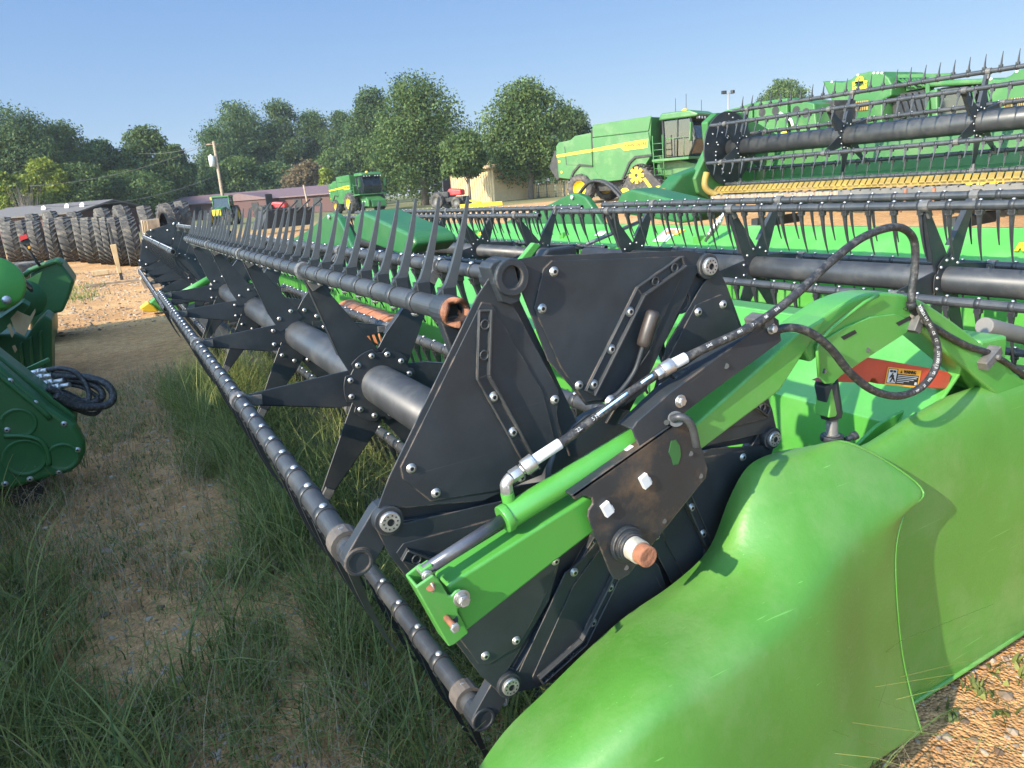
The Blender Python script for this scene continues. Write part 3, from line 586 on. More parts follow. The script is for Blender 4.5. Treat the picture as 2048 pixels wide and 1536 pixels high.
# silver elbow and its port
el = [atY(1022, 1012, 1.150), atY(1014, 985, 1.15), atY(1012, 968, 1.15), atY(1022, 954, 1.15), atY(1040, 942, 1.15)]
b = MB().cyl(el[0]-V((0, 0, .012)), el[1], .0135, n=14, mi=1); b.cyl(el[1], el[2], .0125, n=6); b.tube(catmull(el[1:4], 4), .0115, 12); b.cyl(el[3], el[4], .0135, n=6); b.cyl(el[4], el[4]+(el[4]-el[3]).normalized()*.014, .010, n=12)
b.build("elbow_fitting", [M_ZINC, M_GREEN], cyl, bevel=.001)
def hose(name, px, r, parent=None, k=8, mats=M_HOSE):
    pts = catmull([atY(*p) for p in px], k); return MB().tube(pts, r, 12).build(name, mats, parent), pts
def crimp(b, pts, i0, i1, r, mi=0, ribs=True):
    a, c = pts[i0], pts[i1]; d = (c-a); L = d.length; d.normalize()
    b.cyl(a, c, r, n=16, mi=mi)
    if ribs:
        u, w = perp(d)
        for k in range(14):
            t = 2*math.pi*k/14; b.box((a+c)/2+(u*math.cos(t)+w*math.sin(t))*r, (.002, .002, .002), None, mi)
hs, hp = hose("upper_hose", [(1040, 942, 1.15), (1062, 925, 1.145), (1130, 880, 1.135), (1215, 818, 1.13), (1290, 764, 1.125), (1345, 729, 1.115), (1420, 692, 1.10), (1500, 655, 1.085), (1560, 615, 1.08), (1608, 574, 1.08), (1660, 525, 1.09), (1720, 478, 1.10), (1775, 456, 1.11), (1808, 458, 1.115), (1828, 482, 1.12), (1830, 530, 1.12), (1824, 580, 1.12), (1824, 606, 1.118), (1838, 632, 1.12), (1868, 655, 1.125), (1930, 690, 1.125), (1990, 712, 1.13), (2060, 760, 1.14)], .0098, h1)
b = MB(); i = 8
b.cyl(hp[4], hp[9], .0165, n=18); b.cyl(hp[9], hp[15], .0114, n=16, mi=1); b.cyl(hp[2], hp[4], .012, n=6)
b.build("hose_crimp", [M_ZINC, M_WHITE], hs, bevel=.001)
b = MB(); b.cyl(hp[35], hp[37], .0135, n=6); b.cyl(hp[37], hp[40], .0155, n=18); b.cyl(hp[40], hp[43], .0122, n=14, mi=1); b.build("hose_joint", [M_ZINC, M_WHITE], hs, bevel=.001)
b = MB(); b.tube([p+V((-.004, -.0062, .006)) for p in hp[22:29]], .0032, 5); b.tube([p+V((-.004, -.0062, .006)) for p in hp[31:35]], .0032, 5); b.build("blue_print", M_BLUE, hs)
M_PRINT = mat("faded hose print", (.42, .42, .40), .7)
def print_on(parent, pts, i0, i1, r, text, size, flip=1, lift=V((-.25, -.8, .55))):
    for k in range(i0, i1, 3):
        if k+3 >= len(pts): break
        p, q = pts[k], pts[k+3]; d = (q-p).normalized(); n = (lift-d*lift.dot(d)).normalized()
        t = text[((k-i0)//3*3) % len(text):][:3].strip()
        if t: lettering("hose_print", t, size, M_PRINT, parent, frame((p+q)/2+n*(r+.0006), d*flip, n.cross(d*flip)), .0003)
print_on(hs, hp, 46, 64, .0105, "SAE 100R17 - 08 DN 12 WP 210 BAR ", .009)
print_on(hs, hp, 17, 23, .0105, "22.5 MPa (3263 PSI) ", .011)
h2s, h2p = hose("lower_hose", [(1345, 758, 1.135), (1440, 715, 1.128), (1500, 690, 1.12), (1555, 660, 1.10), (1590, 656, 1.085), (1625, 668, 1.075), (1662, 698, 1.07), (1700, 745, 1.065), (1745, 780, 1.06), (1795, 792, 1.06), (1840, 776, 1.065), (1868, 742, 1.07), (1876, 705, 1.075), (1866, 665, 1.085), (1846, 628, 1.095), (1838, 612, 1.105)], .0098, h1)
print_on(h2s, h2p, 76, 116, .0108, "WP 25 MPa SAE 100R1AT 1/2 ISO 1436 HYDRAULIC ", .0095, 1, V((-.8, -.7, .2)))
MB().cyl(h2p[6], h2p[11], .0125, n=12).build("blue_sleeve", M_BLUE, h2s)
for c, e_ in (((1850, 625), (1835, 665)), ((2005, 700), (1975, 735))):      # zinc hose clamps on the gooseneck
    b = MB(); p = atY(*c, 1.105); q = atY(*e_, 1.105); d = (q-p).normalized(); n = V((-d.z, 0, d.x))
    b.prism([p+n*.014, q+n*.014, q-n*.014, p-n*.014], (0, .035, 0)); hb = p*.6+q*.4; b.cyl(hb-V((0, .010, 0)), hb, .009, n=6); b.build("hose_clamp", M_CLAMP, h1, bevel=.002)
b = MB(); b.cyl(atY(1822, 604, 1.118), atY(1824, 618, 1.118), .012, n=14); b.tube(PX([(1815, 612), (1806, 618), (1815, 622), (1822, 612)], 1.105), .0012, 5); b.build("cable_tie", M_INK, hs)
# black bracket plates bolted to the arm
pl = MB().prism(PX([(1265, 858), (1275, 843), (1340, 786), (1520, 652), (1550, 634), (1558, 640), (1563, 682), (1400, 802), (1285, 893), (1278, 894)], 1.095), (0, .006, 0))
pl.prism([p for p in PX([(1265, 858), (1340, 786), (1550, 634), (1556, 640), (1345, 791), (1268, 862)], 1.0955)], (0, .05, 0))
gp = pl.build("hose_guard", M_BLACK, h1, bevel=.002)
hexbolt("bolt", atY(1542, 657, 1.094), .0095, .012, gp); hexbolt("bolt", atY(1360, 802, 1.094), .0105, .010, gp)
b = MB().cyl(atY(1452, 732, 1.0935), atY(1452, 732, 1.0955), .0065, n=14); b.build("bolt_hole", M_INK, gp)
b = MB().box(atY(1518, 641, 1.115), (.03, .06, .022), Matrix.Rotation(-math.radians(22), 3, 'Y')); b.build("hose_block", M_CLAMP, gp, bevel=.004)
pl = MB().prism(PX([(1142, 990), (1345, 848), (1378, 846), (1392, 858), (1416, 936), (1412, 956), (1258, 1150), (1240, 1161), (1228, 1158), (1220, 1144), (1176, 1034), (1178, 1020), (1186, 1008), (1184, 996), (1166, 992), (1150, 1000)], 1.092), (0, .006, 0))
pl.prism(PX([(1142, 990), (1345, 848), (1350, 853), (1148, 996)], 1.092), (0, .045, 0))
pp = pl.build("pivot_plate", mat("black steel with rust smears", (.017, .022, .026), .42, var=.25, scale=5, dirt=(.17, .10, .05), dirt_amt=.55, dscale=11, scratch=.3, wear=(.15, .11, .08)), h1, bevel=.0025)
for c in ((1381, 907), (1401, 952), (1328, 1042), (1252, 1135), (1333, 845)): MB().cyl(atY(*c, 1.0905), atY(*c, 1.0925), .0058, n=14).build("bolt_hole", M_INK, pp)
MB().prism(PX([(1343, 882), (1352, 880), (1360, 892), (1362, 912), (1357, 928), (1347, 930), (1344, 918), (1338, 905)], 1.0905), (0, .002, 0)).build("curved_slot", M_DGREEN, pp)
for c in ((1290, 962), (1214, 1018)):
    b = MB(); R_ = Matrix.Rotation(-math.radians(25), 3, 'Y'); p = atY(*c, 1.088); b.box(p, (.020, .010, .030), R_); b.box(p+V((.010, 0, -.002)), (.010, .007, .014), R_); b.build("plastic_clip", M_WHITE, pp, bevel=.001)
for c in ((1170, 951), (1246, 897)):
    b = MB(); p = atY(*c, 1.125); b.box(p, (.03, .04, .006), Matrix.Rotation(-math.radians(22), 3, 'Y')); b.build("white_tab", M_WHITE, h1, bevel=.001)
# rust stains live in a thin scuffed patch material on the plate around the axle
AXL = (TUBE[0], TUBE[1])
b = MB(); ax0 = V((AXL[0]-.012, 1.092, AXL[1]-.012))
b.ring(ax0, ax0-V((0, .012, 0)), .040, .028, 26); b.ring(ax0-V((0, .010, 0)), ax0-V((0, .020, 0)), .034, .024, 26); b.ring(ax0-V((0, .018, 0)), ax0-V((0, .026, 0)), .031, .02, 26)
ah = b.build("axle_seal", M_BLACK, h1, bevel=.002)
MB().cyl(ax0+V((0, .2, 0)), ax0-V((0, .052, 0)), .0255, n=26).build("axle_bush", mat("greasy pale bush", (.45, .42, .34), .5, metal=.3, var=.3, scale=20, dirt=(.12, .09, .06), dirt_amt=.6, dscale=12), ah, bevel=.002)
MB().cyl(ax0-V((0, .05, 0)), ax0-V((0, .076, 0)), .0225, n=26).build("axle_end", M_RUST, ah, bevel=.003)
pts = catmull([atY(1345, 838, 1.085), atY(1358, 834, 1.07), atY(1372, 838, 1.062), atY(1385, 856, 1.06), atY(1393, 893, 1.06)], 5)
b = MB().tube(pts, .0085, 12); b.cyl(atY(1352, 838, 1.092), atY(1352, 838, 1.082), .017, n=18); b.build("bent_handle", M_TUBE, pp, bevel=.001)

# red reel stop with a warning label, support jack below the arm
rs = MB().prism(PX([(1640, 764), (1660, 756), (1700, 735), (1735, 715), (1772, 721), (1895, 743), (1903, 749), (1896, 778), (1866, 777), (1800, 771), (1757, 768), (1752, 758), (1744, 757), (1738, 766), (1665, 764)], 1.19), (0, .03, 0)).build("safety_stop", M_RED, h1, bevel=.003)
Lb = [(1776, 734), (1843, 741), (1838, 776), (1769, 769)]
def LBL(u, v): return tuple(Lb[0][k]+(Lb[1][k]-Lb[0][k])*u+(Lb[3][k]-Lb[0][k])*v for k in (0, 1))
b = MB()
def quad(u0, v0, u1, v1, y, mi): b.prism([atY(*LBL(u, v), y) for u, v in ((u0, v0), (u1, v0), (u1, v1), (u0, v1))], (0, .0006, 0), mi)
quad(0, 0, 1, 1, 1.188, 0); quad(.04, .06, .32, .90, 1.1874, 1); quad(.055, .09, .30, .87, 1.1868, 2); quad(.32, .32, .96, .90, 1.1874, 1)
for i, w in enumerate((.60, .56, .48, .36, .20)): quad(.345, .38+i*.10, .345+w, .42+i*.10, 1.1868, 2)
quad(.88, .70, .94, .86, 1.1868, 2); quad(.09, .15, .17, .27, 1.1862, 1); quad(.19, .15, .27, .27, 1.1862, 1)
for s in (((.16, .32), (.20, .32), (.20, .40), (.16, .40)), ((.14, .40), (.23, .42), (.24, .62), (.17, .60)), ((.14, .42), (.10, .62), (.12, .64), (.17, .50)), ((.18, .58), (.13, .82), (.16, .84), (.22, .62)), ((.21, .60), (.26, .80), (.29, .80), (.25, .58))):
    b.prism([atY(*LBL(*q), 1.1862) for q in s], (0, .0006, 0), 1)
b.prism([atY(*LBL(*q), 1.1868) for q in ((.40, .26), (.43, .10), (.46, .26))], (0, .0006, 0), 1)
wl = b.build("warning_label", [M_ORANGE, M_INK, M_WHITE], rs)
o_, x_, y_ = atY(*LBL(.68, .18), 1.1872), atY(*LBL(.9, .18), 1.1872), atY(*LBL(.68, .02), 1.1872)
lettering("warning_word", "WARNING", .0125, M_INK, wl if False else rs, frame(o_, x_-o_, y_-o_), .0004, .98, .0004)
jk = MB(); j0, j1, j2, j3 = atY(1652, 762, 1.20), atY(1664, 832, 1.20), atY(1664, 832, 1.20), atY(1664, 872, 1.20)
jk.tube([j0, j1], [.032, .030], 6); jb = jk.build("jack_sleeve", M_BLACK, h1, bevel=.003)
MB().prism(PX([(1664, 762), (1672, 764), (1680, 818), (1672, 834), (1658, 836), (1660, 812)], 1.175), (0, .045, 0)).build("jack_bracket", M_GREEN, h1, bevel=.003)
b = MB(); n = 40
for i in range(n):
    t0, t1 = i/n, (i+.5)/n; b.cyl(j2.lerp(j3, t0), j2.lerp(j3, t1), .0155, n=16); b.cyl(j2.lerp(j3, t1), j2.lerp(j3, (i+1)/n), .0135, n=16)
b.build("threaded_rod", M_STEEL, h1)
b = MB().cyl(j3-V((0, 0, .012)), j3+V((0, 0, .003)), .030, n=24); b.cyl(j3+V((0, 0, .003)), j3+V((0, 0, .006)), .021, n=20, mi=1); b.build("jack_collar", [M_BLACK, M_CLAMP], h1, bevel=.003)
b = MB().cyl(atY(1690, 880, 1.19), atY(1708, 872, 1.18), .008, n=12); b.cyl(atY(1704, 874, 1.185), atY(1714, 869, 1.18), .012, n=14); b.build("knob", M_BLACK, h1, bevel=.002)

# --- end divider of green plastic, end panel behind it
def rowpts(L_): return catmull([p if isinstance(p, Vector) else V(p) for p in L_], 5)
REAR = [atY(1560, 906, 1.205), atY(1630, 893, 1.17), atY(1690, 885, 1.13), atY(1780, 930, 1.08), atY(1843, 985, 1.03), atY(1806, 1026, 1.025), atY(1788, 1090, 1.020), atY(1788, 1180, 1.005), atY(1799, 1300, .985), atY(1818, 1390, .96), atY(1840, 1468, .935)]
S1 = [atY(1500, 931, 1.20), atY(1545, 940, 1.15), atY(1610, 980, 1.095), atY(1680, 1020, 1.045), atY(1730, 1060, 1.01), atY(1732, 1120, .995), atY(1730, 1190, .98), atY(1730, 1260, .965), atY(1738, 1350, .945), atY(1755, 1430, .925), atY(1775, 1505, .905)]
S2 = [atY(1462, 995, 1.20), atY(1494, 1010, 1.14), atY(1550, 1060, 1.075), atY(1600, 1100, 1.02), atY(1640, 1140, .975), atY(1655, 1190, .95), atY(1660, 1255, .93), atY(1660, 1330, .912), atY(1665, 1410, .895), atY(1680, 1490, .88), atY(1700, 1560, .865)]
S3 = [atY(1420, 1100, 1.20), atY(1440, 1115, 1.14), atY(1475, 1150, 1.075), atY(1510, 1185, 1.01), atY(1540, 1225, .955), atY(1550, 1275, .92), atY(1550, 1335, .90), atY(1550, 1400, .885), atY(1555, 1470, .87), atY(1570, 1545, .855), atY(1590, 1620, .84)]
S4 = [atY(1346, 1172, 1.20), atY(1358, 1190, 1.14), atY(1380, 1225, 1.07), atY(1400, 1265, 1.00), atY(1420, 1310, .94), atY(1428, 1360, .90), atY(1430, 1415, .88), atY(1430, 1475, .865), atY(1435, 1540, .85), atY(1445, 1610, .835), atY(1460, 1690, .82)]
S5 = [atY(1240, 1246, 1.20), atY(1248, 1268, 1.14), atY(1262, 1300, 1.07), atY(1275, 1342, 1.00), atY(1288, 1390, .94), atY(1294, 1440, .90), atY(1296, 1500, .88), atY(1297, 1565, .865), atY(1300, 1630, .85), atY(1310, 1700, .84), atY(1325, 1780, .825)]
S6 = [atY(1095, 1384, 1.19), atY(1102, 1405, 1.14), atY(1112, 1440, 1.07), atY(1122, 1485, 1.00), atY(1132, 1535, .95), atY(1138, 1585, .92), atY(1140, 1640, .90), atY(1142, 1700, .885), atY(1146, 1760, .87), atY(1155, 1820, .86), atY(1170, 1900, .85)]
S7 = [atY(965, 1530, 1.17), atY(972, 1550, 1.13), atY(980, 1580, 1.08), atY(990, 1620, 1.03), atY(998, 1660, .99), atY(1005, 1705, .96), atY(1010, 1750, .945), atY(1014, 1800, .93), atY(1018, 1850, .92), atY(1025, 1900, .91), atY(1035, 1960, .90)]
T0 = V((.12, 1.02, .22)); S8 = [T0+V((.02*math.cos(k), .03*math.cos(k*.3), -.02*k)) for k in range(11)]
cols = [rowpts(c) for c in (REAR, S1, S2, S3, S4, S5, S6, S7, S8)]
nrow = len(cols[0]); rows = [catmull([c[i] for c in cols], 5) for i in range(nrow)]
dv = MB().grid(rows).build("end_divider", M_PLASTIC, h1); MB().tube([p+V((.004, -.003, 0)) for p in cols[0]], .0038, 6).build("divider_rim", M_PLASTIC, dv)
so = dv.modifiers.new("shell", 'SOLIDIFY'); so.thickness = .006; so.offset = 1; dv.modifiers.new("smooth", 'SUBSURF').levels = 1
# end panel of the header
PAN = [(1.25, .79), (1.185, .875), (1.13, .855), (1.10, .72), (1.085, .50), (1.075, .28), (1.06, .06), (1.08, .04)]
pr = rowpts([V((0, p[0], p[1])) for p in PAN]); xs = [1.52, 1.62, 1.75, 1.9, 2.1, 2.4, 2.8, 3.2]
rows = [[V((x, p.y, p.z+(.0 if x < 1.7 else min(.075, (x-1.7)*.22))*max(0, (p.z-.5)/.4))) for x in xs] for p in pr]
ep = MB().grid(rows).build("end_panel", M_PLASTIC, h1); so = ep.modifiers.new("shell", 'SOLIDIFY'); so.thickness = .006
MB().tube([V((1.74, 1.06, .05)), V((2.4, 1.06, .05)), V((3.2, 1.06, .05))], .008, 8).build("panel_edge", M_PLASTIC, h1)
# folded sheet and dark gap between panel and back sheet
MB().prism([V((1.72, 1.26, .80)), V((1.90, 1.26, .88)), V((2.5, 1.26, .97)), V((2.5, 1.26, .70)), V((1.72, 1.26, .60))], (0, .012, 0)).build("inner_sheet", M_GREEN, h1, bevel=.003)
b = MB().cyl(atY(1968, 652, 1.30), atY(2080, 680, 1.30), .03, n=14); b.build("lamp_housing", M_GREY, h1, bevel=.003)
# far end of the near header: divider with yellow tip, arm
b = MB(); b.prism(PX([(299, 606), (322, 585), (340, 562), (380, 552), (470, 552), (470, 625), (345, 624), (318, 623), (308, 613)], 13.3), (0, .25, 0), 0); b.build("far_divider", M_GREEN, h1, bevel=.02)
b = MB(); b.prism(PX([(280, 617), (297, 605), (308, 612), (318, 623), (300, 625), (286, 622)], 13.27), (0, .3, 0)); b.build("yellow_tip", M_YELLOW, h1, bevel=.02)
MB().tube([atY(357, 592, 7.16), atY(392, 573, 7.16), atY(430, 551, 7.16)], .032, 10).build("centre_reel_arm", M_GREEN, h1)
# rusty feed drum in the centre of the deck
b = MB(); b.cyl((1.60, 4.62, .72), (1.60, 5.75, .72), .125, n=26)
for k in range(4): b.cyl((1.60, 4.68+k*.33, .72), (1.60, 4.74+k*.33, .72), .133, n=26)
b.build("feed_drum", mat("orange feed drum", (.34, .13, .055), .6, var=.3, scale=9, dirt=(.10, .05, .03), dirt_amt=.8, dscale=7), h1, bevel=.004)
rt = rows1.build("reel_tines", [M_TINE, M_ZINC], h1, fix=False); rt["kind"] = "stuff"
bb = bolts1.build("reel_bolts", M_ZINC, h1, fix=False); bb["kind"] = "stuff"
# ---------------------------------------------------------------- second header, parallel behind the near one
h2 = thing("combine_header", "bright green grain header right behind the near one, tines hanging from its black reel", "combine header", (0, 0, 0), "green grain headers parked in rows")
h2["_o"] = (1.2, 1.25, 0)
header_body(h2, -.4, 13.0, frame_y=7.85, fs=.78)
rows2, bolts2 = MB(), MB()
allb = {i: DOWN for i in range(6)}
make_reel(h2, *TUBE, 122.5, -.2, 5.95, [-.1, 1.15, 2.47, 3.85, 5.22], allb, {0: 6.0, 1: 0, 5: 6.0}, bolt_mb=bolts2, rows=rows2, disc_y=(2.47,), sp=.155, lite=True)
make_reel(h2, .82, .90, 124, 6.25, 12.9, [6.7, 8.0, 9.3, 10.7, 12.1], allb, {0: 8.2}, bolt_mb=bolts2, rows=rows2, lite=True, disc_y=(6.7,))
b = MB(); b.prism([V((.08, 6.07, .90)), V((.32, 6.07, 1.10)), V((.40, 6.07, 1.07)), V((.17, 6.07, .87))], (0, .07, 0)); b.build("centre_reel_arm", M_GREEN, h2, bevel=.01)
MB().prism([V((.30, 6.05, .86)), V((.46, 6.05, 1.02)), V((.80, 6.05, 1.02)), V((.85, 6.05, .76)), V((.45, 6.05, .72))], (0, .16, 0)).build("reel_drive_case", M_BLACK2, h2, bevel=.02)
b = MB(); b.tube([V((.9, 6.02, 1.02)), V((1.7, 6.02, 1.2))], .02, 8); b.build("centre_cylinder", M_ROD, h2)
def h2dec(y, z): t = (z-.862)/(1.087-.862); return V((1.98+.27*t-.012, y, z)) if z > .862 else V((1.965, y, z))
def decal(y0, y1, z0, z1, m, slant=0): return MB().prism([h2dec(y0, z0), h2dec(y1, z0), h2dec(y1+slant, z1), h2dec(y0+slant, z1)], (.004, 0, 0)).build("decal", m, h2)
decal(6.30, 6.08, .93, 1.06, M_WHITE, -.07); decal(6.22, 6.0, 1.0, 1.05, M_ORANGE, -.07)
decal(7.4, 7.25, .97, 1.02, M_WHITE, -.05); decal(10.3, 10.05, .93, .97, M_YELLOW)
lettering("model_lettering", "RD40F", .10, M_YELLOW, h2, frame((2.086, 2.50, .976), (0, -1, 0), (.27, 0, .225)), .003, 1.15, .005)
for k in range(5):
    b = MB(); p = V((2.0, 5.46-.035*k, .96+.03*k)); b.cyl(p, p+V((-.02, -.12, .16)), .016, n=10); b.cyl(p+V((-.008, -.04, .05)), p+V((-.012, -.07, .09)), .021, n=10); b.build("hose_coupler", M_ZINC, h2)
for dx in (0, .06):
    MB().tube(catmull([V((2.6+dx, 8.6+dx, 1.2)), V((2.6+dx, 8.35+dx, 1.45)), V((2.6+dx, 8.05+dx, 1.62)), V((2.6+dx, 7.7, 1.56)), V((2.6+dx, 7.35, 1.30))], 5), .022, 8).build("hydraulic_hose", M_HOSE, h2)
rows2.build("reel_tines", [M_TINE, M_ZINC], h2, fix=False)["kind"] = "stuff"
bolts2.build("reel_bolts", M_ZINC, h2, fix=False)["kind"] = "stuff"
h2.location = (4.70, 1.27, 0); h2.rotation_euler = (0, 0, .05)

# ---------------------------------------------------------------- third header, standing on a transport cart
X3, Z3, R3 = 8.15, 1.93, .50
h3 = thing("combine_header", "grain header raised on a grey cart, yellow cutterbar guards and tines pointing up on top", "combine header", (X3, 6, 0), "green grain headers parked in rows")
h3["_o"] = (X3, 6, 0)
rows3, bolts3 = MB(), MB(); Y30, Y31 = 2.2, 8.15
d3 = {}
for i in range(6):
    d3[i] = {0: ((.05, 1.0), (.02, 0)), 1: ((-.35, -1), (.0, 0)), 2: ((-.35, -1.0), (0, 0)), 3: ((-.45, -1.0), (0, 0)), 4: ((-.2, -1.0), (0, 0)), 5: ((.3, -1.0), (0, 0))}[i]
make_reel(h3, X3, Z3, 82, Y30, Y31, [3.55, 4.85, 6.35, 7.9], d3, {0: 9, 2: 9, 3: 5.0}, R=R3, sp=.155, tube_r=.115, bolt_mb=bolts3, rows=rows3, lite=True, L=.15)
b = MB()
b.cyl((X3, 8.17, Z3), (X3, 8.19, Z3), .50, n=40); sh3 = b.build("end_disc", M_BLACK2, h3)
for k in range(34):
    r, a = rnd.uniform(.12, .47), rnd.uniform(0, 6.28); bolts3.lathe((X3+r*math.cos(a), 8.168, Z3+r*math.sin(a)), (0, -1, 0), [(0, .014), (.012, .008), (.012, .0005)], 6)
b = MB(); b.prism([V((7.62, 8.25, 1.35)), V((7.55, 8.25, 1.55)), V((7.85, 8.25, 1.95)), V((7.80, 8.25, 2.30)), V((8.0, 8.25, 2.42)), V((8.5, 8.25, 2.42)), V((9.35, 8.25, 2.1)), V((9.4, 8.25, 1.2)), V((7.9, 8.25, 1.2))], (0, .12, 0)); b.build("end_sheet", M_GREEN2, h3, bevel=.02)
b = MB(); b.prism([V((6.95, 8.3, 1.33)), V((7.35, 8.3, 1.62)), V((7.85, 8.3, 1.72)), V((7.9, 8.3, 1.22)), V((7.3, 8.3, 1.22))], (0, .28, 0)); b.build("end_divider", M_DGREEN, h3, bevel=.05, seg=3)
b = MB(); b.prism([V((6.75, 8.32, 1.33)), V((7.05, 8.32, 1.47)), V((7.15, 8.32, 1.35)), V((7.12, 8.32, 1.23))], (0, .24, 0)); b.build("yellow_tip", M_DYELLOW, h3, bevel=.04, seg=3)
b = MB(); b.tube(catmull([V((7.62, 8.1, 1.62)), V((7.58, 8.1, 1.45)), V((7.66, 8.05, 1.34)), V((7.85, 7.9, 1.27))], 5), .045, 8); b.build("yellow_skid", M_DYELLOW, h3)
b = MB(); b.strip([(7.82, 1.37), (8.55, 1.42), (9.0, 1.48), (9.08, 1.86), (9.16, 1.90)], Y30, 8.2, .02); b.build("deck_sheet", M_GREEN2, h3, bevel=.004)
b = MB(); b.xz([(9.10, 1.90), (9.3, 1.92), (9.3, 2.1), (9.14, 2.08)], Y30, 8.2); b.build("top_beam", M_GREEN2, h3, bevel=.01)
for y0, y1 in ((3.9, 6.2), (6.5, 7.0), (7.3, 7.7)): MB().span((9.085, y0, 1.96), (9.10, y1, 2.02)).build("yellow_stripe", M_YELLOW, h3)
b = MB(); b.xz([(7.74, 1.325), (7.86, 1.33), (7.86, 1.37), (7.74, 1.355)], Y30, 8.1)
for k in range(78):
    y = Y30+.02+k*.0756; b.prism([V((7.74, y, 1.335)), V((7.84, y+.03, 1.385)), V((7.84, y+.09, 1.385)), V((7.74, y+.06, 1.335))], (0, 0, .034))
b.build("yellow_guards", M_DYELLOW, h3)
b = MB()
for k in range(50):
    y = Y30+.08+k*.118; b.add([(7.58, y, 1.30), (7.7, y-.018, 1.325), (7.7, y+.018, 1.325), (7.7, y, 1.29)], [(0, 2, 1), (0, 1, 3), (0, 3, 2)])
b.xz([(7.84, 1.365), (7.92, 1.375), (7.92, 1.40), (7.84, 1.395)], Y30, 8.1); b.build("knife_bar", M_DARK, h3)
ht = thing("header_trailer", "long grey two beam trailer carrying the raised green header", "trailer", (8.2, 5, 0))
ht["_o"] = (8.2, 5, 0)
MB().span((7.70, 1.2, 1.20), (7.80, 8.0, 1.31)).build("beam", M_GREY, ht, bevel=.008); MB().span((8.7, 1.2, 1.0), (8.82, 8.0, 1.12)).build("beam", M_GREY, ht, bevel=.008)
MB().span((7.69, 6.1, 1.205), (7.698, 8.02, 1.30)).build("timber_block", M_WOOD, ht, bevel=.006)
MB().span((7.70, 1.6, .96), (7.84, 3.6, 1.10)).build("yellow_beam", M_DYELLOW, ht, bevel=.006)
for y in (2.4, 4.8, 7.3): MB().span((7.78, y, .86), (8.7, y+.1, .98)).build("cross_member", M_DARK, ht, bevel=.006)
b = MB(); b.tube([V((7.69, 5.0, 1.30)), V((7.69, 5.0, 1.14)), V((7.62, 5.0, 1.06)), V((7.62, 5.1, 1.06))], .015, 6); b.tube([V((7.69, 5.3, 1.30)), V((7.69, 5.3, 1.14)), V((7.62, 5.3, 1.06))], .015, 6); b.build("clamp_hook", M_RUST, ht)
def wheel(parent, c, ax, r, w, tyre, rim, name="wheel", lugs=0, rimr=.52):
    c = V(c); ax = V(ax).normalized(); h = w/2; b = MB()
    b.lathe(c, ax, [(-h*.8, r*rimr), (-h, r*.62), (-h*.98, r*.84), (-h*.8, r*.94), (-h*.4, r*.97), (h*.4, r*.97), (h*.8, r*.94), (h*.98, r*.84), (h, r*.62), (h*.8, r*rimr)], 32)
    if lugs:
        u, v_ = perp(ax)
        for k in range(lugs):
            for s in (-1, 1):
                pts = []
                for q in range(2):
                    for (hh, da) in ((.02, 0), (.95, .28)):
                        pass
                a0 = 2*math.pi*(k+(.5 if s > 0 else 0))/lugs; a1 = a0-.30; da = .10
                def Q(a, hh, rr): return c+ax*(s*h*hh)+(u*math.cos(a)+v_*math.sin(a))*rr
                ro0, ro1, ri = r*1.025, r*.985, r*.93
                P8 = [Q(a0, -.04, ri), Q(a0+da, -.04, ri), Q(a1+da, .98, ri*.96), Q(a1, .98, ri*.96), Q(a0, -.04, ro0), Q(a0+da*.8, -.04, ro0), Q(a1+da*.8, .96, ro1), Q(a1, .96, ro1)]
                b.add(P8, [(0, 1, 2, 3), (4, 5, 6, 7), (0, 1, 5, 4), (1, 2, 6, 5), (2, 3, 7, 6), (3, 0, 4, 7)])
    w_ = b.build(name, tyre, parent)
    if rim:
        b = MB(); b.lathe(c, ax, [(-h*.82, r*rimr*1.0), (-h*.7, r*rimr*.92), (-h*.35, r*rimr*.8), (-h*.2, r*.22), (-h*.45, r*.18), (-h*.45, r*.01)], 28); b.lathe(c, ax, [(h*.82, r*rimr), (h*.6, r*rimr*.9), (h*.2, r*rimr*.75), (h*.2, r*.01)], 28)
        b.build("rim", rim, w_)
    return w_
for y in (2.6, 3.5): wheel(ht, (8.2, y, .40), (1, 0, 0), .40, .25, M_RUBBER, M_GREY)
h3.rotation_euler = (0, 0, .08); ht.rotation_euler = (0, 0, .08); h3.location.y -= .3; ht.location.y -= .3
rows3.build("reel_tines", [M_TINE, M_ZINC], h3, fix=False)["kind"] = "stuff"
bolts3.build("reel_bolts", M_ZINC, h3, fix=False)["kind"] = "stuff"

# ---------------------------------------------------------------- header at the left edge
hl = thing("combine_header", "dark green header at the left edge with rounded gear case cover and loose hoses", "combine header", (-1.3, 5, 0), "green grain headers parked in rows")
hl["_o"] = (-1.3, 5, 0)
YL = 4.85
CV = [(-330, 560), (-120, 640), (0, 731), (98, 815), (150, 850), (170, 886), (171, 906), (160, 930), (140, 946), (88, 960), (33, 976), (-60, 990), (-340, 1000)]
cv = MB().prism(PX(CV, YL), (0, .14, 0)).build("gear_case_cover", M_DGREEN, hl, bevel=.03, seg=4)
b = MB()
for c, r in (((37, 847), .085), ((50, 915), .105), ((125, 914), .08)):
    p = atY(*c, YL); b.lathe(p, (0, -1, 0), [(-.01, r+.012), (.008, r+.006), (.012, r), (.004, r-.012), (.003, r-.02), (.003, .001)], 36, 0)
b.tube(catmull([atY(8, 872, YL-.003), atY(45, 872, YL-.003), atY(78, 880, YL-.003), atY(94, 902, YL-.003), (atY(98, 930, YL-.003))], 5), .016, 8)
b.tube(PX([(-100, 672), (0, 752), (92, 828), (100, 838)], YL-.004), .016, 8)
b.build("embossed_ribs", M_DGREEN, cv)
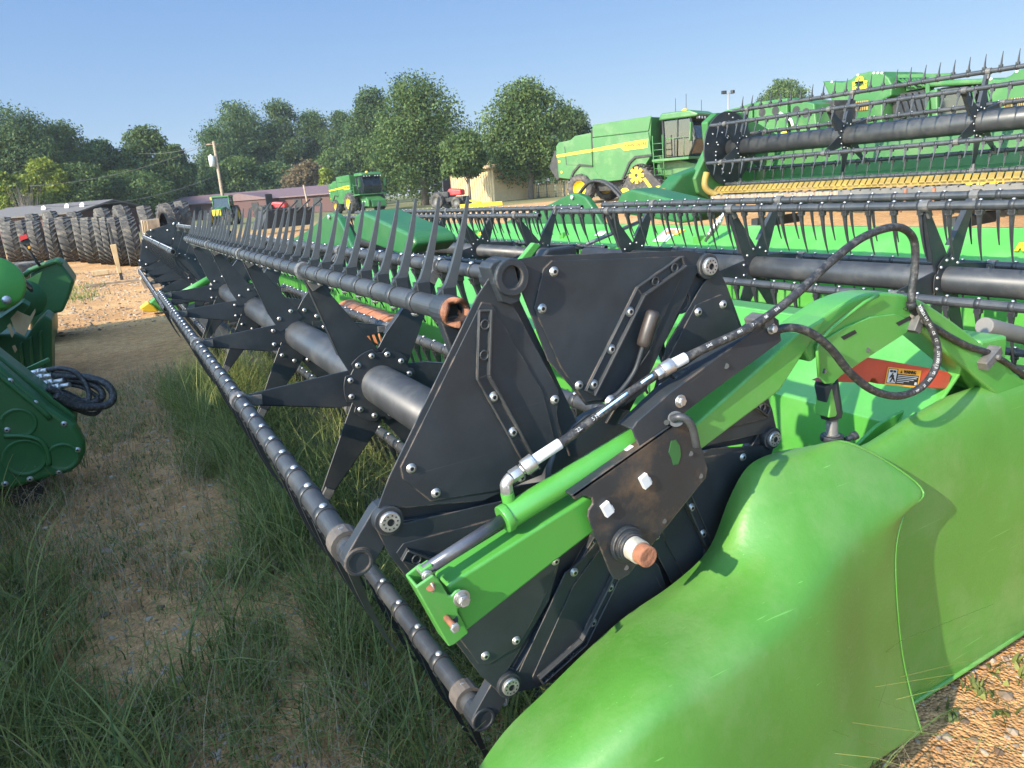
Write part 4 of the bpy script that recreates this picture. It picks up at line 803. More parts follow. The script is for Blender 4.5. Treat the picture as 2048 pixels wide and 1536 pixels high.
for q in ((20, 762), (70, 806), (128, 848), (155, 900), (118, 944), (60, 958), (10, 968), (14, 860)): put(BOLT, "bolt", cv, atY(q[0], q[1], YL-.002), 1.3)
MB().prism(PX([(-340, 540), (-110, 622), (0, 712), (100, 790), (152, 832), (154, 850), (98, 815), (0, 735), (-120, 650), (-340, 570)], YL+.15), (0, .22, 0)).build("cover_lip", M_DGREEN, hl, bevel=.012)
MB().prism(PX([(-340, 900), (60, 940), (88, 975), (80, 1010), (-340, 1060)], YL+.10), (0, .5, 0)).build("lower_support", M_DARK, hl, bevel=.01)
MB().prism([V((-3.2, 5.3, .35)), V((-1.25, 5.3, .35)), V((-1.25, 5.3, .62)), V((-1.5, 5.3, .95)), V((-3.2, 5.3, 1.3))], (0, 6.6, 0)).build("main_beam", M_DGREEN, hl, bevel=.02)
YF = 11.6
MB().prism(PX([(60, 545), (84, 530), (111, 521), (124, 528), (149, 563), (138, 597), (125, 625), (106, 627), (108, 668), (104, 728), (60, 735)], YF), (0, 1.1, 0)).build("far_end_shield", M_DGREEN, hl, bevel=.04, seg=3)
MB().tube(PX([(48, 552), (60, 541), (84, 531), (112, 521), (124, 529)], YF-.03), .035, 7).build("shield_lip", M_GREEN2, hl)
b = MB(); b.prism(PX([(52, 560), (84, 543), (72, 580), (66, 600)], 9.6), (0, .03, 0)); b.build("lit_plate", M_GREEN2, hl)
b = MB(); c0 = atY(-10, 566, 8.2); b.lathe(c0, (.25, -1, .15), [(-.4, .01), (-.4, .25), (-.04, .25), (-.01, .242), (.0, .22), (.004, .02), (.004, .001)], 40); b.build("round_drive_cover", M_GREEN, hl, bevel=.01)
b = MB(); c0 = atY(49, 598, 9.0); b.lathe(c0, (.2, -1, .1), [(-.3, .01), (-.3, .2), (0, .2), (.01, .19), (.012, .001)], 24); b.build("gearbox_cover", M_DGREEN, hl)
b = MB(); c0 = atY(13, 600, 8.1); b.lathe(c0, (.2, -1, .1), [(-.02, .04), (.02, .04), (.03, .02), (.03, .001)], 14); b.build("bolt", M_ZINC, hl)
b = MB()
for k in range(16): t = k/15; p = atY(28+34*t, 547+30*t, 8.8); b.ring(p-V((.012, 0, 0)), p+V((.012, 0, 0)), .035, .017, 8)
b.build("drive_chain", M_DARK, hl)
b = MB(); b.prism(PX([(-60, 650), (0, 636), (45, 604), (60, 612), (46, 628), (10, 660), (0, 668), (-60, 700)], 8.6), (0, .2, .02)); b.build("lit_channel", M_GREEN2, hl, bevel=.01)
for poly in ([(21, 637), (34, 622), (50, 629), (60, 633), (70, 617), (71, 624), (49, 672), (31, 663)], [(14, 652), (20, 646), (28, 668), (24, 676)], [(24, 693), (30, 690), (34, 700), (30, 706)]):
    MB().prism(PX(poly, 8.4), (0, .02, 0)).build("plywood_piece", M_PLY, hl)
MB().prism(PX([(-80, 672), (0, 668), (30, 668), (52, 676), (70, 650), (90, 630), (104, 640), (104, 760), (-80, 760)], 8.9), (0, .6, 0)).build("inner_housing", M_DGREEN, hl, bevel=.02)
for k in range(3): MB().prism(PX([(36+20*k, 690-12*k), (44+20*k, 684-12*k), (52+18*k, 745), (46+18*k, 748)], 8.86), (0, .05, 0)).build("housing_rib", M_DGREEN, hl, bevel=.01)
MB().prism(PX([(38, 743), (96, 716), (100, 722), (60, 745), (55, 755)], 5.6), (0, .03, 0)).build("hose_bracket", M_GREEN2, hl, bevel=.004)
for k, (p, q) in enumerate((((56, 750), (95, 740)), ((52, 761), (105, 750)), ((64, 772), (128, 760)), ((80, 782), (140, 769)))):
    b = MB(); a0, a1 = atY(*p, 5.4-.05*k), atY(*q, 5.3-.05*k); b.cyl(a0, a0.lerp(a1, .6), .022, n=12); b.cyl(a0.lerp(a1, .5), a1, .016, n=10); b.cyl(a0.lerp(a1, .55), a0.lerp(a1, .7), .026, n=6); b.build("hose_coupler", M_ZINC, hl)
for path, r in (([(95, 740), (120, 737), (150, 744), (172, 770), (178, 795), (168, 806), (150, 805), (120, 790)], .016), ([(105, 750), (140, 752), (180, 756), (212, 768), (226, 790), (218, 808), (190, 814), (150, 812), (110, 790)], .024), ([(128, 760), (160, 762), (195, 775), (205, 792), (190, 804), (165, 806), (135, 795), (95, 775)], .022), ([(140, 769), (165, 775), (190, 790), (202, 808), (196, 824), (180, 828), (150, 818), (110, 800)], .014), ([(110, 778), (135, 788), (160, 800), (185, 803), (200, 795)], .020)):
    MB().tube(catmull([atY(p[0], p[1], 5.25-.03*i) for i, p in enumerate(path)], 6), r, 9).build("hydraulic_hose", M_HOSE, hl)
b = MB(); b.tube([atY(80, 532, 11.5), atY(62, 508, 11.5), atY(48, 490, 11.5)], .02, 6); lt = b.build("reflector_stalk", M_DARK, hl)
MB().prism(PX([(38, 473), (52, 468), (56, 476), (41, 482)], 11.45), (0, .03, 0)).build("red_reflector", mat("red reflector", (.6, .03, .03), .3), lt)
MB().prism(PX([(41, 482), (56, 476), (62, 484), (46, 491)], 11.47), (0, .05, 0)).build("lamp_body", M_INK, lt)
MB().prism(PX([(55, 493), (60, 492), (61, 497), (57, 498)], 11.45), (0, .03, 0)).build("amber_lens", M_ORANGE, lt)
MB().prism([V((-3.6, 4.9, 1.0)), V((-1.6, 4.9, 1.0)), V((-1.75, 4.9, 1.45)), V((-3.6, 4.9, 1.7))], (0, 7.4, 0)).build("upper_hood", M_DGREEN, hl, bevel=.03)
# unseen header shape added left of the frame to shade the near grass
shade_header = thing("combine_header", "unseen green header added left of the frame to shade the foreground weeds", "combine header", (-2.4, 1.2, 0), "green grain headers parked in rows")
shade_header["_o"] = (-2.4, 1.2, 0)
MB().prism([V((-3.4, -2.6, .25)), V((-1.55, -2.6, .2)), V((-1.5, -2.6, .9)), V((-1.62, -2.6, 1.62)), V((-2.4, -2.6, 1.68)), V((-3.4, -2.6, 1.68))], (0, 7.2, 0)).build("main_beam", M_DGREEN, shade_header, bevel=.04)
for y in (-2.75, 4.62): MB().prism([V((-3.5, y, .05)), V((-1.35, y, .05)), V((-1.3, y, .6)), V((-1.55, y, 1.62)), V((-2.1, y, 1.72)), V((-3.5, y, 1.72))], (0, .12, 0)).build("end_shield", M_DGREEN, shade_header, bevel=.03)
MB().cyl((-2.2, -2.5, .95), (-2.2, 4.2, .95), .16, n=20).build("cross_auger", M_STEEL, shade_header)

# ---------------------------------------------------------------- combines and other machines
def combine(label, loc, heading, tracks, group, letters):
    t = thing("combine_harvester", label, "combine harvester", loc, group, heading)
    def sy(b, pts, y, th): return b.prism([V((p[0], y, p[1])) for p in pts], (0, th, 0))
    REARP = [(-4.0, 1.35), (-4.08, 2.9), (-3.9, 3.08), (-3.2, 3.12), (-2.9, 3.3), (-1.95, 3.36), (-1.95, 1.75), (-2.7, 1.85), (-3.05, 1.55), (-3.25, 1.22)]
    FRONTP = [(-1.90, 3.1), (1.15, 3.1), (1.30, 2.0), (.45, 1.98), (.15, 1.75), (-.25, 1.02), (-1.35, .98), (-1.80, 1.55)]
    for s in (-1, 1):
        y = s*1.48
        b = MB(); sy(b, REARP, y-.03, .06); rp = b.build("rear_side_panel", M_GREEN2, t, bevel=.03)
        b = MB(); sy(b, FRONTP, y-.03, .06); fp = b.build("front_side_panel", M_GREEN2, t, bevel=.03)
        b = MB(); sy(b, [(-4.05, 2.36), (-1.97, 2.46), (-1.97, 2.60), (-4.05, 2.48)], y+s*.034-.004, .008); b.build("yellow_stripe", M_YELLOW, rp)
        b = MB(); sy(b, [(-1.89, 2.46), (-.35, 2.53), (-.12, 2.36), (1.10, 2.40), (1.13, 2.78), (.2, 2.74), (-1.89, 2.60)], y+s*.034-.004, .008); st = b.build("yellow_stripe", M_YELLOW, fp)
        lettering("maker_lettering", letters, .21, M_INK, fp, frame((.48, y+s*.042, 2.575), (-s, 0, 0) if s > 0 else (1, 0, 0), (0, 0, 1)), .004, 1.0, .004)
        b = MB(); sy(b, [(-3.25, 1.22), (-3.05, 1.55), (-2.7, 1.85), (-1.95, 1.75), (-1.95, 1.83), (-2.72, 1.95), (-3.12, 1.62), (-3.33, 1.25)], y+s*.036-.01, .03); b.build("dark_arch_trim", M_DARK, rp)
        b = MB(); sy(b, [(-.25, 1.02), (.15, 1.75), (.45, 1.98), (1.30, 2.0), (1.29, 2.09), (.42, 2.08), (.08, 1.82), (-.34, 1.05)], y+s*.036-.01, .03); b.build("dark_arch_trim", M_DARK, fp)
        for q in ((-3.9, 2.15), (-3.8, 1.62)):
            b = MB(); b.cyl((q[0], y+s*.03, q[1]), (q[0], y+s*.045, q[1]), .06, n=12); b.build("amber_marker", M_YELLOW, rp)
        b = MB(); sy(b, [(-3.55, 2.85), (-3.5, 1.95), (-3.46, 1.94), (-2.0, 1.80), (-2.0, 1.82), (-3.45, 1.96), (-3.51, 2.85)], y+s*.031-.003, .006); b.build("panel_seam", M_DARK, rp)
        b = MB(); sy(b, [(-1.9, 3.13), (1.15, 3.13), (1.32, 3.78), (-1.85, 3.72)], y-.02, .04); b.build("grain_tank_side", M_GREEN2, t, bevel=.02)
    MB().prism([V((-4.0, -1.44, 1.5)), V((-4.15, -1.44, 2.6)), V((-3.95, -1.44, 3.05)), V((-1.95, -1.44, 3.3)), V((-1.9, -1.44, 3.70)), V((1.3, -1.44, 3.74)), V((1.15, -1.44, 1.9)), V((.6, -1.44, 1.2)), V((-1.9, -1.44, 1.0))], (0, 2.88, 0)).build("body", M_GREEN2, t, bevel=.03)
    MB().prism([V((-4.3, -1.25, 1.2)), V((-4.75, -1.25, 1.9)), V((-4.35, -1.25, 2.75)), V((-4.05, -1.25, 2.6)), V((-4.0, -1.25, 1.4))], (0, 2.5, 0)).build("straw_hood", M_DARK, t, bevel=.05)
    MB().span((-1.86, -1.5, 2.6), (-1.94, 1.5, 3.5)).build("dark_gap", M_DARK, t)
    # cab
    cb = MB().prism([V((1.75, -.98, 1.85)), V((1.65, -.98, 3.55)), V((3.0, -.98, 3.55)), V((3.28, -.98, 2.6)), V((2.95, -.98, 1.85))], (0, 1.96, 0)).build("cab", M_GLASS, t, bevel=.06, seg=3)
    for s in (-1, 1):
        for pth, rr_ in (([V((1.72, s*.99, 1.8)), V((1.63, s*.99, 3.58))], .055), ([V((2.95, s*.97, 1.85)), V((3.28, s*.97, 2.6)), V((3.0, s*.97, 3.58))], .045), ([V((2.35, s*.995, 1.85)), V((2.4, s*.995, 3.56))], .03)): MB().tube(pth, rr_, 6).build("cab_pillar", M_INK, cb)
    MB().prism([V((1.45, -1.1, 3.55)), V((3.35, -1.1, 3.55)), V((3.45, -1.1, 3.66)), V((3.0, -1.1, 3.86)), V((1.6, -1.1, 3.86))], (0, 2.2, 0)).build("cab_roof", M_GREEN2, cb, bevel=.07, seg=3)
    b = MB(); b.span((3.3, -1.0, 3.45), (3.4, 1.0, 3.57)); b.build("light_bar", M_INK, cb)
    for y in (-.9, -.6, -.3, .3, .6, .9): MB().cyl((3.40, y, 3.51), (3.425, y, 3.51), .06, n=10).build("work_light", M_WHITE, cb)
    b = MB().lathe((2.3, 0, 3.86), (0, 0, 1), [(0, .16), (.10, .15), (.16, .08), (.17, .001)], 14); b.build("satnav_dome", M_YELLOW, cb)
    for x, y, h in ((2.0, .8, .9), (2.2, -.8, .6), (2.9, .5, .5)): MB().tube([V((x, y, 3.85)), V((x, y, 3.85+h))], .012, 5).build("antenna", M_INK, cb)
    MB().span((1.8, -.45, 1.9), (2.3, .45, 2.95)).build("seat", M_INK, cb, bevel=.05)
    for s in (-1, 1):
        MB().prism([V((3.15, s*1.38-.13, 2.5)), V((3.2, s*1.38-.13, 3.3)), V((3.2, s*1.38+.13, 3.3)), V((3.15, s*1.38+.13, 2.5))], (.08, 0, 0)).build("mirror", M_GREEN2, cb, bevel=.03)
        b = MB(); b.tube([V((3.1, s*1.0, 3.5)), V((3.22, s*1.38, 3.3))], .02, 6); b.build("mirror_arm", M_INK, cb)
    # platform, ladder, rails
    MB().span((1.3, -1.5, 1.72), (3.15, 1.5, 1.84)).build("platform", M_GREEN2, t, bevel=.02)
    for s in (-1, 1):
        b = MB()
        for x in (1.45, 1.95): b.tube([V((x, s*1.46, .75)), V((x-.08, s*1.46, 1.8)), V((x-.12, s*1.46, 2.9))], .025, 6)
        for k in range(7): b.tube([V((1.44-.01*k, s*1.46, .85+.28*k)), V((1.94-.01*k, s*1.46, .85+.28*k))], .02, 5)
        b.tube([V((2.0, s*1.46, 1.84)), V((2.0, s*1.46, 2.7)), V((2.9, s*1.46, 2.7)), V((2.9, s*1.46, 1.84))], .025, 6)
        b.build("ladder", M_GREEN2, t)
    MB().prism([V((1.2, -.8, 2.0)), V((2.4, -.8, 1.75)), V((4.2, -.8, 1.15)), V((4.3, -.8, .55)), V((3.6, -.8, .5)), V((1.2, -.8, 1.1))], (0, 1.6, 0)).build("feeder_house", M_GREEN2, t, bevel=.04)
    MB().prism([V((2.7, -1.2, 1.0)), V((3.9, -1.2, 1.45)), V((4.25, -1.2, 1.2)), V((4.25, -1.2, .6)), V((2.9, -1.2, .65))], (0, .2, 0)).build("drive_cover", M_GREEN2, t, bevel=.05)
    for q in ((3.1, 1.1), (3.3, .85), (3.6, 1.1)): MB().cyl((q[0], -1.22, q[1]), (q[0], -1.2, q[1]), .07, n=12).build("decal", M_WHITE, t)
    MB().span((-3.2, -.95, .55), (1.2, .95, 1.0)).build("chassis", M_DARK, t)
    MB().cyl((.9, 1.62, 3.45), (-4.6, 1.62, 3.2), .2, n=16).build("unloading_auger", M_GREEN2, t)
    for s in (-1, 1):
        if tracks:
            tri = [(-.35, .45), (.15, 1.25), (.62, 1.62), (1.1, 1.45), (2.1, .48), (2.05, .1), (1.85, .0), (-.1, .0), (-.3, .12)]
            b = MB(); sy(b, tri, s*1.35-.38, .76); tb = b.build("track_belt", M_RUBBER, t, bevel=.06)
            lg = MB(); cc = catmull([V((p[0], 0, p[1])) for p in tri+tri[:1]], 5)
            for k in range(0, len(cc)-1):
                d = (cc[k+1]-cc[k]).normalized(); n = V((d.z, 0, -d.x)); n = -n if (cc[k]-V((.9, 0, .6))).dot(n) < 0 else n
                p = cc[k]+n*.02; lg.prism([p+V((0, s*1.35-.38, 0))-d*.03, p+V((0, s*1.35-.38, 0))+d*.03, p+V((0, s*1.35, 0))+d*.10, p+V((0, s*1.35, 0))+d*.04], n*.05); lg.prism([p+V((0, s*1.35+.38, 0))-d*.03, p+V((0, s*1.35+.38, 0))+d*.03, p+V((0, s*1.35, 0))+d*.10, p+V((0, s*1.35, 0))+d*.04], n*.05)
            lg.build("track_lugs", M_RUBBER, tb)
            b = MB(); yo = s*1.74
            for k in range(8): a = k*math.pi/4; b.box((.62+.24*math.cos(a), yo, 1.18+.24*math.sin(a)), (.16, .08, .3), Matrix.Rotation(-a+math.pi/2, 3, 'Y'))
            b.ring((.62, yo-.05, 1.18), (.62, yo+.05, 1.18), .24, .09, 20); b.build("drive_wheel", M_YELLOW, t)
            for q, r in (((-.05, .34), .30), ((1.75, .34), .30), ((.85, .26), .22)): MB().cyl((q[0], yo-.03, q[1]), (q[0], yo+.04, q[1]), r, n=20).build("idler_wheel", M_YELLOW, t, bevel=.02)
            MB().prism([V((.95, yo-.04, 1.0)), V((1.08, yo-.04, 1.05)), V((1.5, yo-.04, .5)), V((1.35, yo-.04, .45))], (0, .06, 0)).build("track_arm", M_YELLOW, t)
        else:
            wheel(t, (1.1, s*1.55, 1.0), (0, 1, 0), 1.0, .75, M_RUBBER, M_YELLOW, lugs=16)
        wheel(t, (-2.75, s*1.3, .74), (0, s, 0) if s < 0 else (0, 1, 0), .74, .6, M_RUBBER, M_YELLOW, lugs=14)
    return t
GC = "green combine harvesters in the yard"
pa, pb = V((21.6, 33.2, 0)), V((24.6, 26.2, 0)); hd = math.atan2(pb.y-pa.y, pb.x-pa.x); c_ = (pa+pb)/2+V((.75, -.42, 0))
combine("green combine with rubber tracks and a yellow lettered stripe, beside the raised header", (c_.x, c_.y, gzf(c_.x, c_.y)), hd, True, GC, "JOHN DEERE")
c_ = atZ(722, 418, 0); c_ = V(ray(720, 400)*74); 
combine("distant green combine on large yellow wheels in front of the trees", (c_.x, c_.y, gzf(c_.x, c_.y)), math.radians(-82), False, GC, "JOHN DEERE")
# cotton pickers behind the raised header
def XP_(pts, x): return [atX(p[0], p[1], x) for p in pts]
def picker(label, px0, XP0, emblem):
    s = px0; t = thing("cotton_picker", label, "cotton picker", (XP0+1, atX(1760+s, 250, XP0).y, gzf(20, 14)), "cotton pickers behind the raised header")
    t["_o"] = tuple(t.location)
    def P(pts): return XP_([(p[0]+s, p[1]+sl(p[0]+s)) for p in pts], XP0)
    def sl(x): return -(x-1740)*.025 if s else 0
    MB().prism(P([(1644, 162), (1683, 165), (1702, 158), (1712, 149), (1738, 143), (1763, 144), (1777, 156), (1784, 170), (1782, 192), (1765, 200), (1762, 300), (1664, 300), (1664, 205), (1655, 185)]), (1.9, 0, 0)).build("module_chamber", M_GREEN2, t, bevel=.04)
    for q in ((1664, 164), (1716, 150), (1748, 146), (1756, 146), (1764, 146)): p = P([q])[0]; MB().cyl(p-V((.02, 0, 0)), p+V((.03, 0, 0)), .03, n=8).build("bolt", M_WHITE, t)
    if emblem:
        b = MB().prism([p-V((.03, 0, 0)) for p in P([(1706, 164), (1736, 161), (1734, 178), (1706, 181)])], (.02, 0, 0)); em = b.build("emblem", M_YELLOW, t)
        cpt = P([(1720, 163)])[0]-V((.03, 0, 0)); b = MB(); b.cyl(cpt, cpt+V((.02, 0, 0)), .14, n=20); b.build("emblem_arch", M_YELLOW, em)
        o_, x_, y_ = [p-V((.032, 0, 0)) for p in P([(1721, 170), (1736, 168.6), (1721, 160)])]
        lettering("emblem_lettering", "GULLEY", .13, M_GREEN2, em, frame(o_, x_-o_, y_-o_), .002, 1.0, .006)
        o2 = P([(1720.5, 159)])[0]-V((.032, 0, 0)); lettering("emblem_lettering", "JM", .09, M_GREEN2, em, frame(o2, x_-o_, y_-o_), .002)
    for q in ([(1692, 205), (1708, 203.5), (1708, 222), (1692, 224)], [(1712, 203), (1738, 200.5), (1737, 220), (1712, 222)]):
        pp_ = [p-V((.03, 0, 0)) for p in P(q)]; w_ = MB().prism(pp_, (.02, 0, 0)).build("mesh_window", M_DYELLOW, t)
        b = MB()
        for k in range(1, 6): t_ = k/6; a_, b_2 = pp_[0].lerp(pp_[1], t_), pp_[3].lerp(pp_[2], t_); b.tube([a_-V((.012, 0, 0)), b_2-V((.012, 0, 0))], .006, 4)
        b.build("mesh_bars", M_DARK, w_)
    b = MB().prism([p+V((.4, 0, 0)) for p in P([(1766, 190), (1842, 178), (1838, 300), (1768, 300)])], (1.0, 0, 0)); cv_ = b.build("conveyor", M_DARK, t, bevel=.02)
    for k in range(5):
        x = 1774+k*13; MB().prism([p+V((.32, 0, 0)) for p in P([(x, 192-k*2), (x+8, 190-k*2), (x+22, 236), (x+14, 238)])], (.08, 0, 0)).build("conveyor_slat", M_BLACK2, cv_)
    MB().prism([p+V((.2, 0, 0)) for p in P([(1842, 160), (1850, 159), (1848, 300), (1840, 300)])], (.2, 0, 0)).build("post", M_GREEN2, t)
    b = MB()
    b.prism([p+V((.3, 0, 0)) for p in P([(1780, 149), (1880, 146), (1896, 149), (1894, 153), (1782, 156)])], (.3, 0, 0))
    for k in range(7): b.tube([p+V((.3, 0, 0)) for p in P([(1782+k*8, 158), (1806+k*7, 172+(k % 3)*3)])], .03, 5)
    b.prism([p+V((.5, 0, 0)) for p in P([(1788, 166), (1842, 163), (1842, 174), (1790, 182)])], (.4, 0, 0)); b.build("top_frame", M_GREEN2, t)
    cb_ = MB().prism([p+V((.2, 0, 0)) for p in P([(1868, 176), (1902, 172), (1930, 170), (1936, 228), (1872, 238)])], (1.5, 0, 0)).build("cab", M_GLASS, t, bevel=.05)
    MB().prism([p+V((.12, 0, 0)) for p in P([(1852, 182), (1868, 176), (1870, 236), (1858, 240)])], (1.6, 0, 0)).build("cab_pillar", M_GREEN2, cb_, bevel=.04)
    MB().prism([p+V((.1, 0, 0)) for p in P([(1850, 162), (2000, 155), (2004, 166), (1852, 174)])], (1.7, 0, 0)).build("cab_roof", M_GREEN2, cb_, bevel=.05)
    MB().prism([p+V((.5, 0, 0)) for p in P([(1846, 238), (2010, 226), (2010, 320), (1846, 320)])], (1.6, 0, 0)).build("engine_body", M_GREEN2, t, bevel=.05)
    for k in range(4): MB().tube([p+V((.1, 0, 0)) for p in P([(1940+k*14, 172), (1950+k*16, 236)])], .025, 5).build("rail", M_GREEN2, t)
    y_ = atX(1740+s, 250, XP0).y; z0 = gzf(20, 14)
    for dy in (-2.6, 1.0): wheel(t, (XP0+.6, y_+dy, z0+.95), (1, 0, 0), .95, .7, M_RUBBER, M_YELLOW, lugs=14)
picker("cotton picker with a yellow emblem on its rounded green module chamber", 0, 19.5, True)
picker("second cotton picker, partly cut off by the right edge of the frame", 318, 18.6, False)
t = thing("harvester_unit", "low green harvester unit with slatted panels left of the emblem picker", "harvester unit", (17.5, atX(1540, 250, 17).y, gzf(17, 17)))
t["_o"] = tuple(t.location)
for q in ([(1447, 222), (1504, 206), (1505, 330), (1449, 330)], [(1507, 205), (1574, 196), (1577, 330), (1509, 330)], [(1580, 197), (1628, 207), (1640, 330), (1582, 330)]):
    pn = MB().prism(XP_(q, 16.8), (1.2, 0, 0)).build("green_panel", M_GREEN2, t, bevel=.03)
    for k in range(2):
        u = .25+.4*k; c = XP_([(q[0][0]*(1-u)+q[1][0]*u, q[0][1]*(1-u)+q[1][1]*u+22)], 16.79)[0]; MB().cyl(c, c+V((.02, 0, 0)), .12, n=14).build("dark_opening", M_DARK, pn)
MB().tube(XP_([(1560, 226), (1582, 240), (1586, 252)], 16.5), .04, 6).build("white_strut", M_WHITE, t)
MB().prism(XP_([(1620, 205), (1668, 200), (1668, 330), (1622, 330)], 17.4), (.9, 0, 0)).build("dark_duct", M_DARK, t, bevel=.03)
for q in ((1470, 262), (1570, 270)): MB().cyl(atX(*q, 16.6), atX(*q, 16.9), .12, n=10).build("yellow_cap", M_YELLOW, t)

# tractor behind the tyres, red machines, yellow blade
def far(px, py, D): return V(ray(px, py)*D)
def ground_at(px, D): v = far(px, 400, D); return V((v.x, v.y, gzf(v.x, v.y)))
p = ground_at(447, 66); t = thing("tractor", "green tractor with a yellow nose standing behind the tyre row", "tractor", p, None, math.radians(-112)); 
MB().prism([V((-.3, -.7, 1.1)), V((-.35, -.7, 2.45)), V((.95, -.7, 2.45)), V((1.1, -.7, 1.3))], (0, 1.4, 0)).build("cab", M_GLASS, t, bevel=.05); cbt = t.children[-1] if t.children else t
MB().span((-.5, -.8, 2.45), (1.1, .8, 2.62)).build("cab_roof", M_GREEN2, t, bevel=.05)
for x, y in ((-.35, -.72), (-.35, .72), (1.05, -.72), (1.05, .72)): MB().tube([V((x, y, 1.1)), V((x, y, 2.5))], .05, 6).build("cab_pillar", M_GREEN2, cbt)
MB().prism([V((1.0, -.4, .8)), V((1.0, -.4, 1.65)), V((2.9, -.4, 1.45)), V((3.0, -.4, .8))], (0, .8, 0)).build("hood", M_GREEN2, t, bevel=.08); MB().span((3.0, -.38, .9), (3.08, .38, 1.42)).build("nose", M_YELLOW, t, bevel=.04)
for s in (-1, 1): wheel(t, (0, s*.95, .85), (0, 1, 0), .85, .5, M_RUBBER, M_YELLOW, lugs=14); wheel(t, (2.4, s*.8, .6), (0, 1, 0), .6, .4, M_RUBBER, M_YELLOW, lugs=12)
MB().span((.9, -.9, 2.3), (1.1, -.75, 2.55)).build("amber_lamp", M_ORANGE, t)
def red_machine(label, px, D, rz):
    p = ground_at(px, D); t = thing("red_tractor", label, "tractor", p, "red tractors among the parked machines", rz)
    MB().prism([V((-1.4, -.4, 1.1)), V((-1.4, -.4, 1.6)), V((-.1, -.4, 1.75)), V((.1, -.4, 1.5)), V((.1, -.4, 1.1))], (0, .8, 0)).build("hood", mat("red tractor paint", (.5, .03, .03), .4), t, bevel=.12, seg=3)
    MB().span((-1.7, -.5, .6), (1.6, .5, 1.0)).build("chassis", M_DARK, t); MB().span((-.2, -.7, 1.0), (1.5, .7, 1.5)).build("fender", M_DARK, t, bevel=.1)
    MB().prism([V((.3, -.6, 1.4)), V((.3, -.6, 2.5)), V((.4, -.6, 2.5)), V((.4, -.6, 1.4))], (0, 1.2, 0)).build("roll_bar", M_DARK, t)
    for s in (-1, 1): wheel(t, (1.0, s*.8, .72), (0, 1, 0), .72, .45, M_RUBBER, M_GREY, lugs=14); wheel(t, (-1.1, s*.75, .5), (0, 1, 0), .5, .35, M_RUBBER, M_GREY, lugs=12)
    return t
red_machine("red tractor half hidden by the raised tines, in front of the brick house", 545, 70, math.radians(140))
red_machine("red tractor parked next to the yellow blade", 902, 66, math.radians(120))
p = ground_at(962, 50); t = thing("grader_blade", "low yellow grader blade lying on the gravel lot", "grader blade", p, None, math.radians(-20))
MB().prism([V((-1.5, 0, .1)), V((1.5, 0, .1)), V((1.5, .1, .38)), V((-1.5, .1, .38))], (0, .1, 0)).build("blade", M_YELLOW, t, bevel=.02)
MB().tube([V((0, .1, .4)), V((-.8, 1.5, .6))], .07, 6).build("drawbar", M_YELLOW, t)
p = ground_at(566, 40); t = thing("black_implement", "black folded implement with pipe arms behind the raised tines", "implement", p, None, .3)
MB().prism([V((-1.6, 0, .3)), V((1.6, 0, .3)), V((1.9, 0, 1.3)), V((-1.0, 0, 1.3))], (0, 1.2, 0)).build("frame", M_DARK, t, bevel=.05)
for k in range(5): MB().tube([V((-1.4+k*.7, -.1, 1.1)), V((-1.0+k*.8, -.5, 1.7))], .05, 6).build("pipe_arm", M_DARK, t)

# ---------------------------------------------------------------- tyres and boards
def tyre_thing(label, px, py, D, r, w, ang, m, lugs, tilt=0.0, z=None, lie=False, group="tractor tyres stacked by the lot"):
    v = far(px, py, D); gzv = gzf(v.x, v.y); a = math.radians(ang)
    t = thing("tractor_tyre", label, "tyre", (v.x, v.y, (gzv if z is None else z)), group, 0)
    t["_o"] = (0, 0, 0)
    ax = V((0, 0, 1)) if lie else V((math.cos(a)*math.cos(tilt), math.sin(a)*math.cos(tilt), math.sin(tilt)))
    wheel(t, (0, 0, w/2 if lie else r*.99*math.cos(tilt)), ax, r, w, m, None, "casing", lugs, .55)
    return t
TY = [("tall dark tyre between the reflector and the wide lugged tyre", 58, 30.8, 1.03, .5, 22, M_RUBBER, 22), ("dusty brown tyre touching the chevron tyre's right side", 168, 27.2, 1.0, .42, 21, M_RUBBER2, 24), ("pale lugged tyre directly behind the leaning grey plank", 222, 24.8, .96, .36, 22, M_RUBBER2, 26), ("worn tyre half cut off by the left edge of the frame", -12, 33, 1.05, .75, 28, M_RUBBER, 20), ("wide lugged tyre behind the red reflector", 32, 31, 1.02, .62, 25, M_RUBBER2, 22), ("narrow tyre between two wide ones right of the reflector", 80, 30.5, 1.0, .50, 22, M_RUBBER2, 24),
      ("brown dusty wide tyre left of the chevron one", 112, 28.6, 1.02, .40, 20, M_RUBBER2, 24), ("dark deep chevron tyre in the middle of the row", 143, 28.2, 1.04, .62, 20, M_RUBBER, 18),
      ("pale slim tyre left of the timber crate", 188, 26.2, .98, .50, 20, M_RUBBER2, 26), ("pale tyre leaning beside the slim one", 207, 25.2, .98, .34, 24, M_RUBBER2, 26), ("black dual tyre with fine lugs by the timber boards", 240, 23.8, .95, .44, 20, M_RUBBER, 28), ("black dual tyre nearest to the header end", 268, 23.2, .95, .44, 20, M_RUBBER, 28)]
for lb, px, D, r, w, an, m, lg in TY: tyre_thing(lb, px, 500, D, r*.84, w, (an-22)*.8+rnd.uniform(-3, 3), m, lg, rnd.uniform(-.05, .05))
TY2 = [("upper tyre of the back row at the left edge", 20, 38), ("upper tyre of the back row above the reflector", 75, 37.5), ("upper tyre of the back row above the chevron one", 112, 36), ("upper tyre of the back row with a pale rim", 160, 36), ("upper tyre of the back row lying flat", 215, 35), ("upper tyre of the back row above the dual pair", 255, 34), ("upper tyre of the back row by the brick house", 300, 34), ("upper tyre of the back row beside the tractor", 345, 35), ("upper tyre of the back row right of the house corner", 375, 36)]
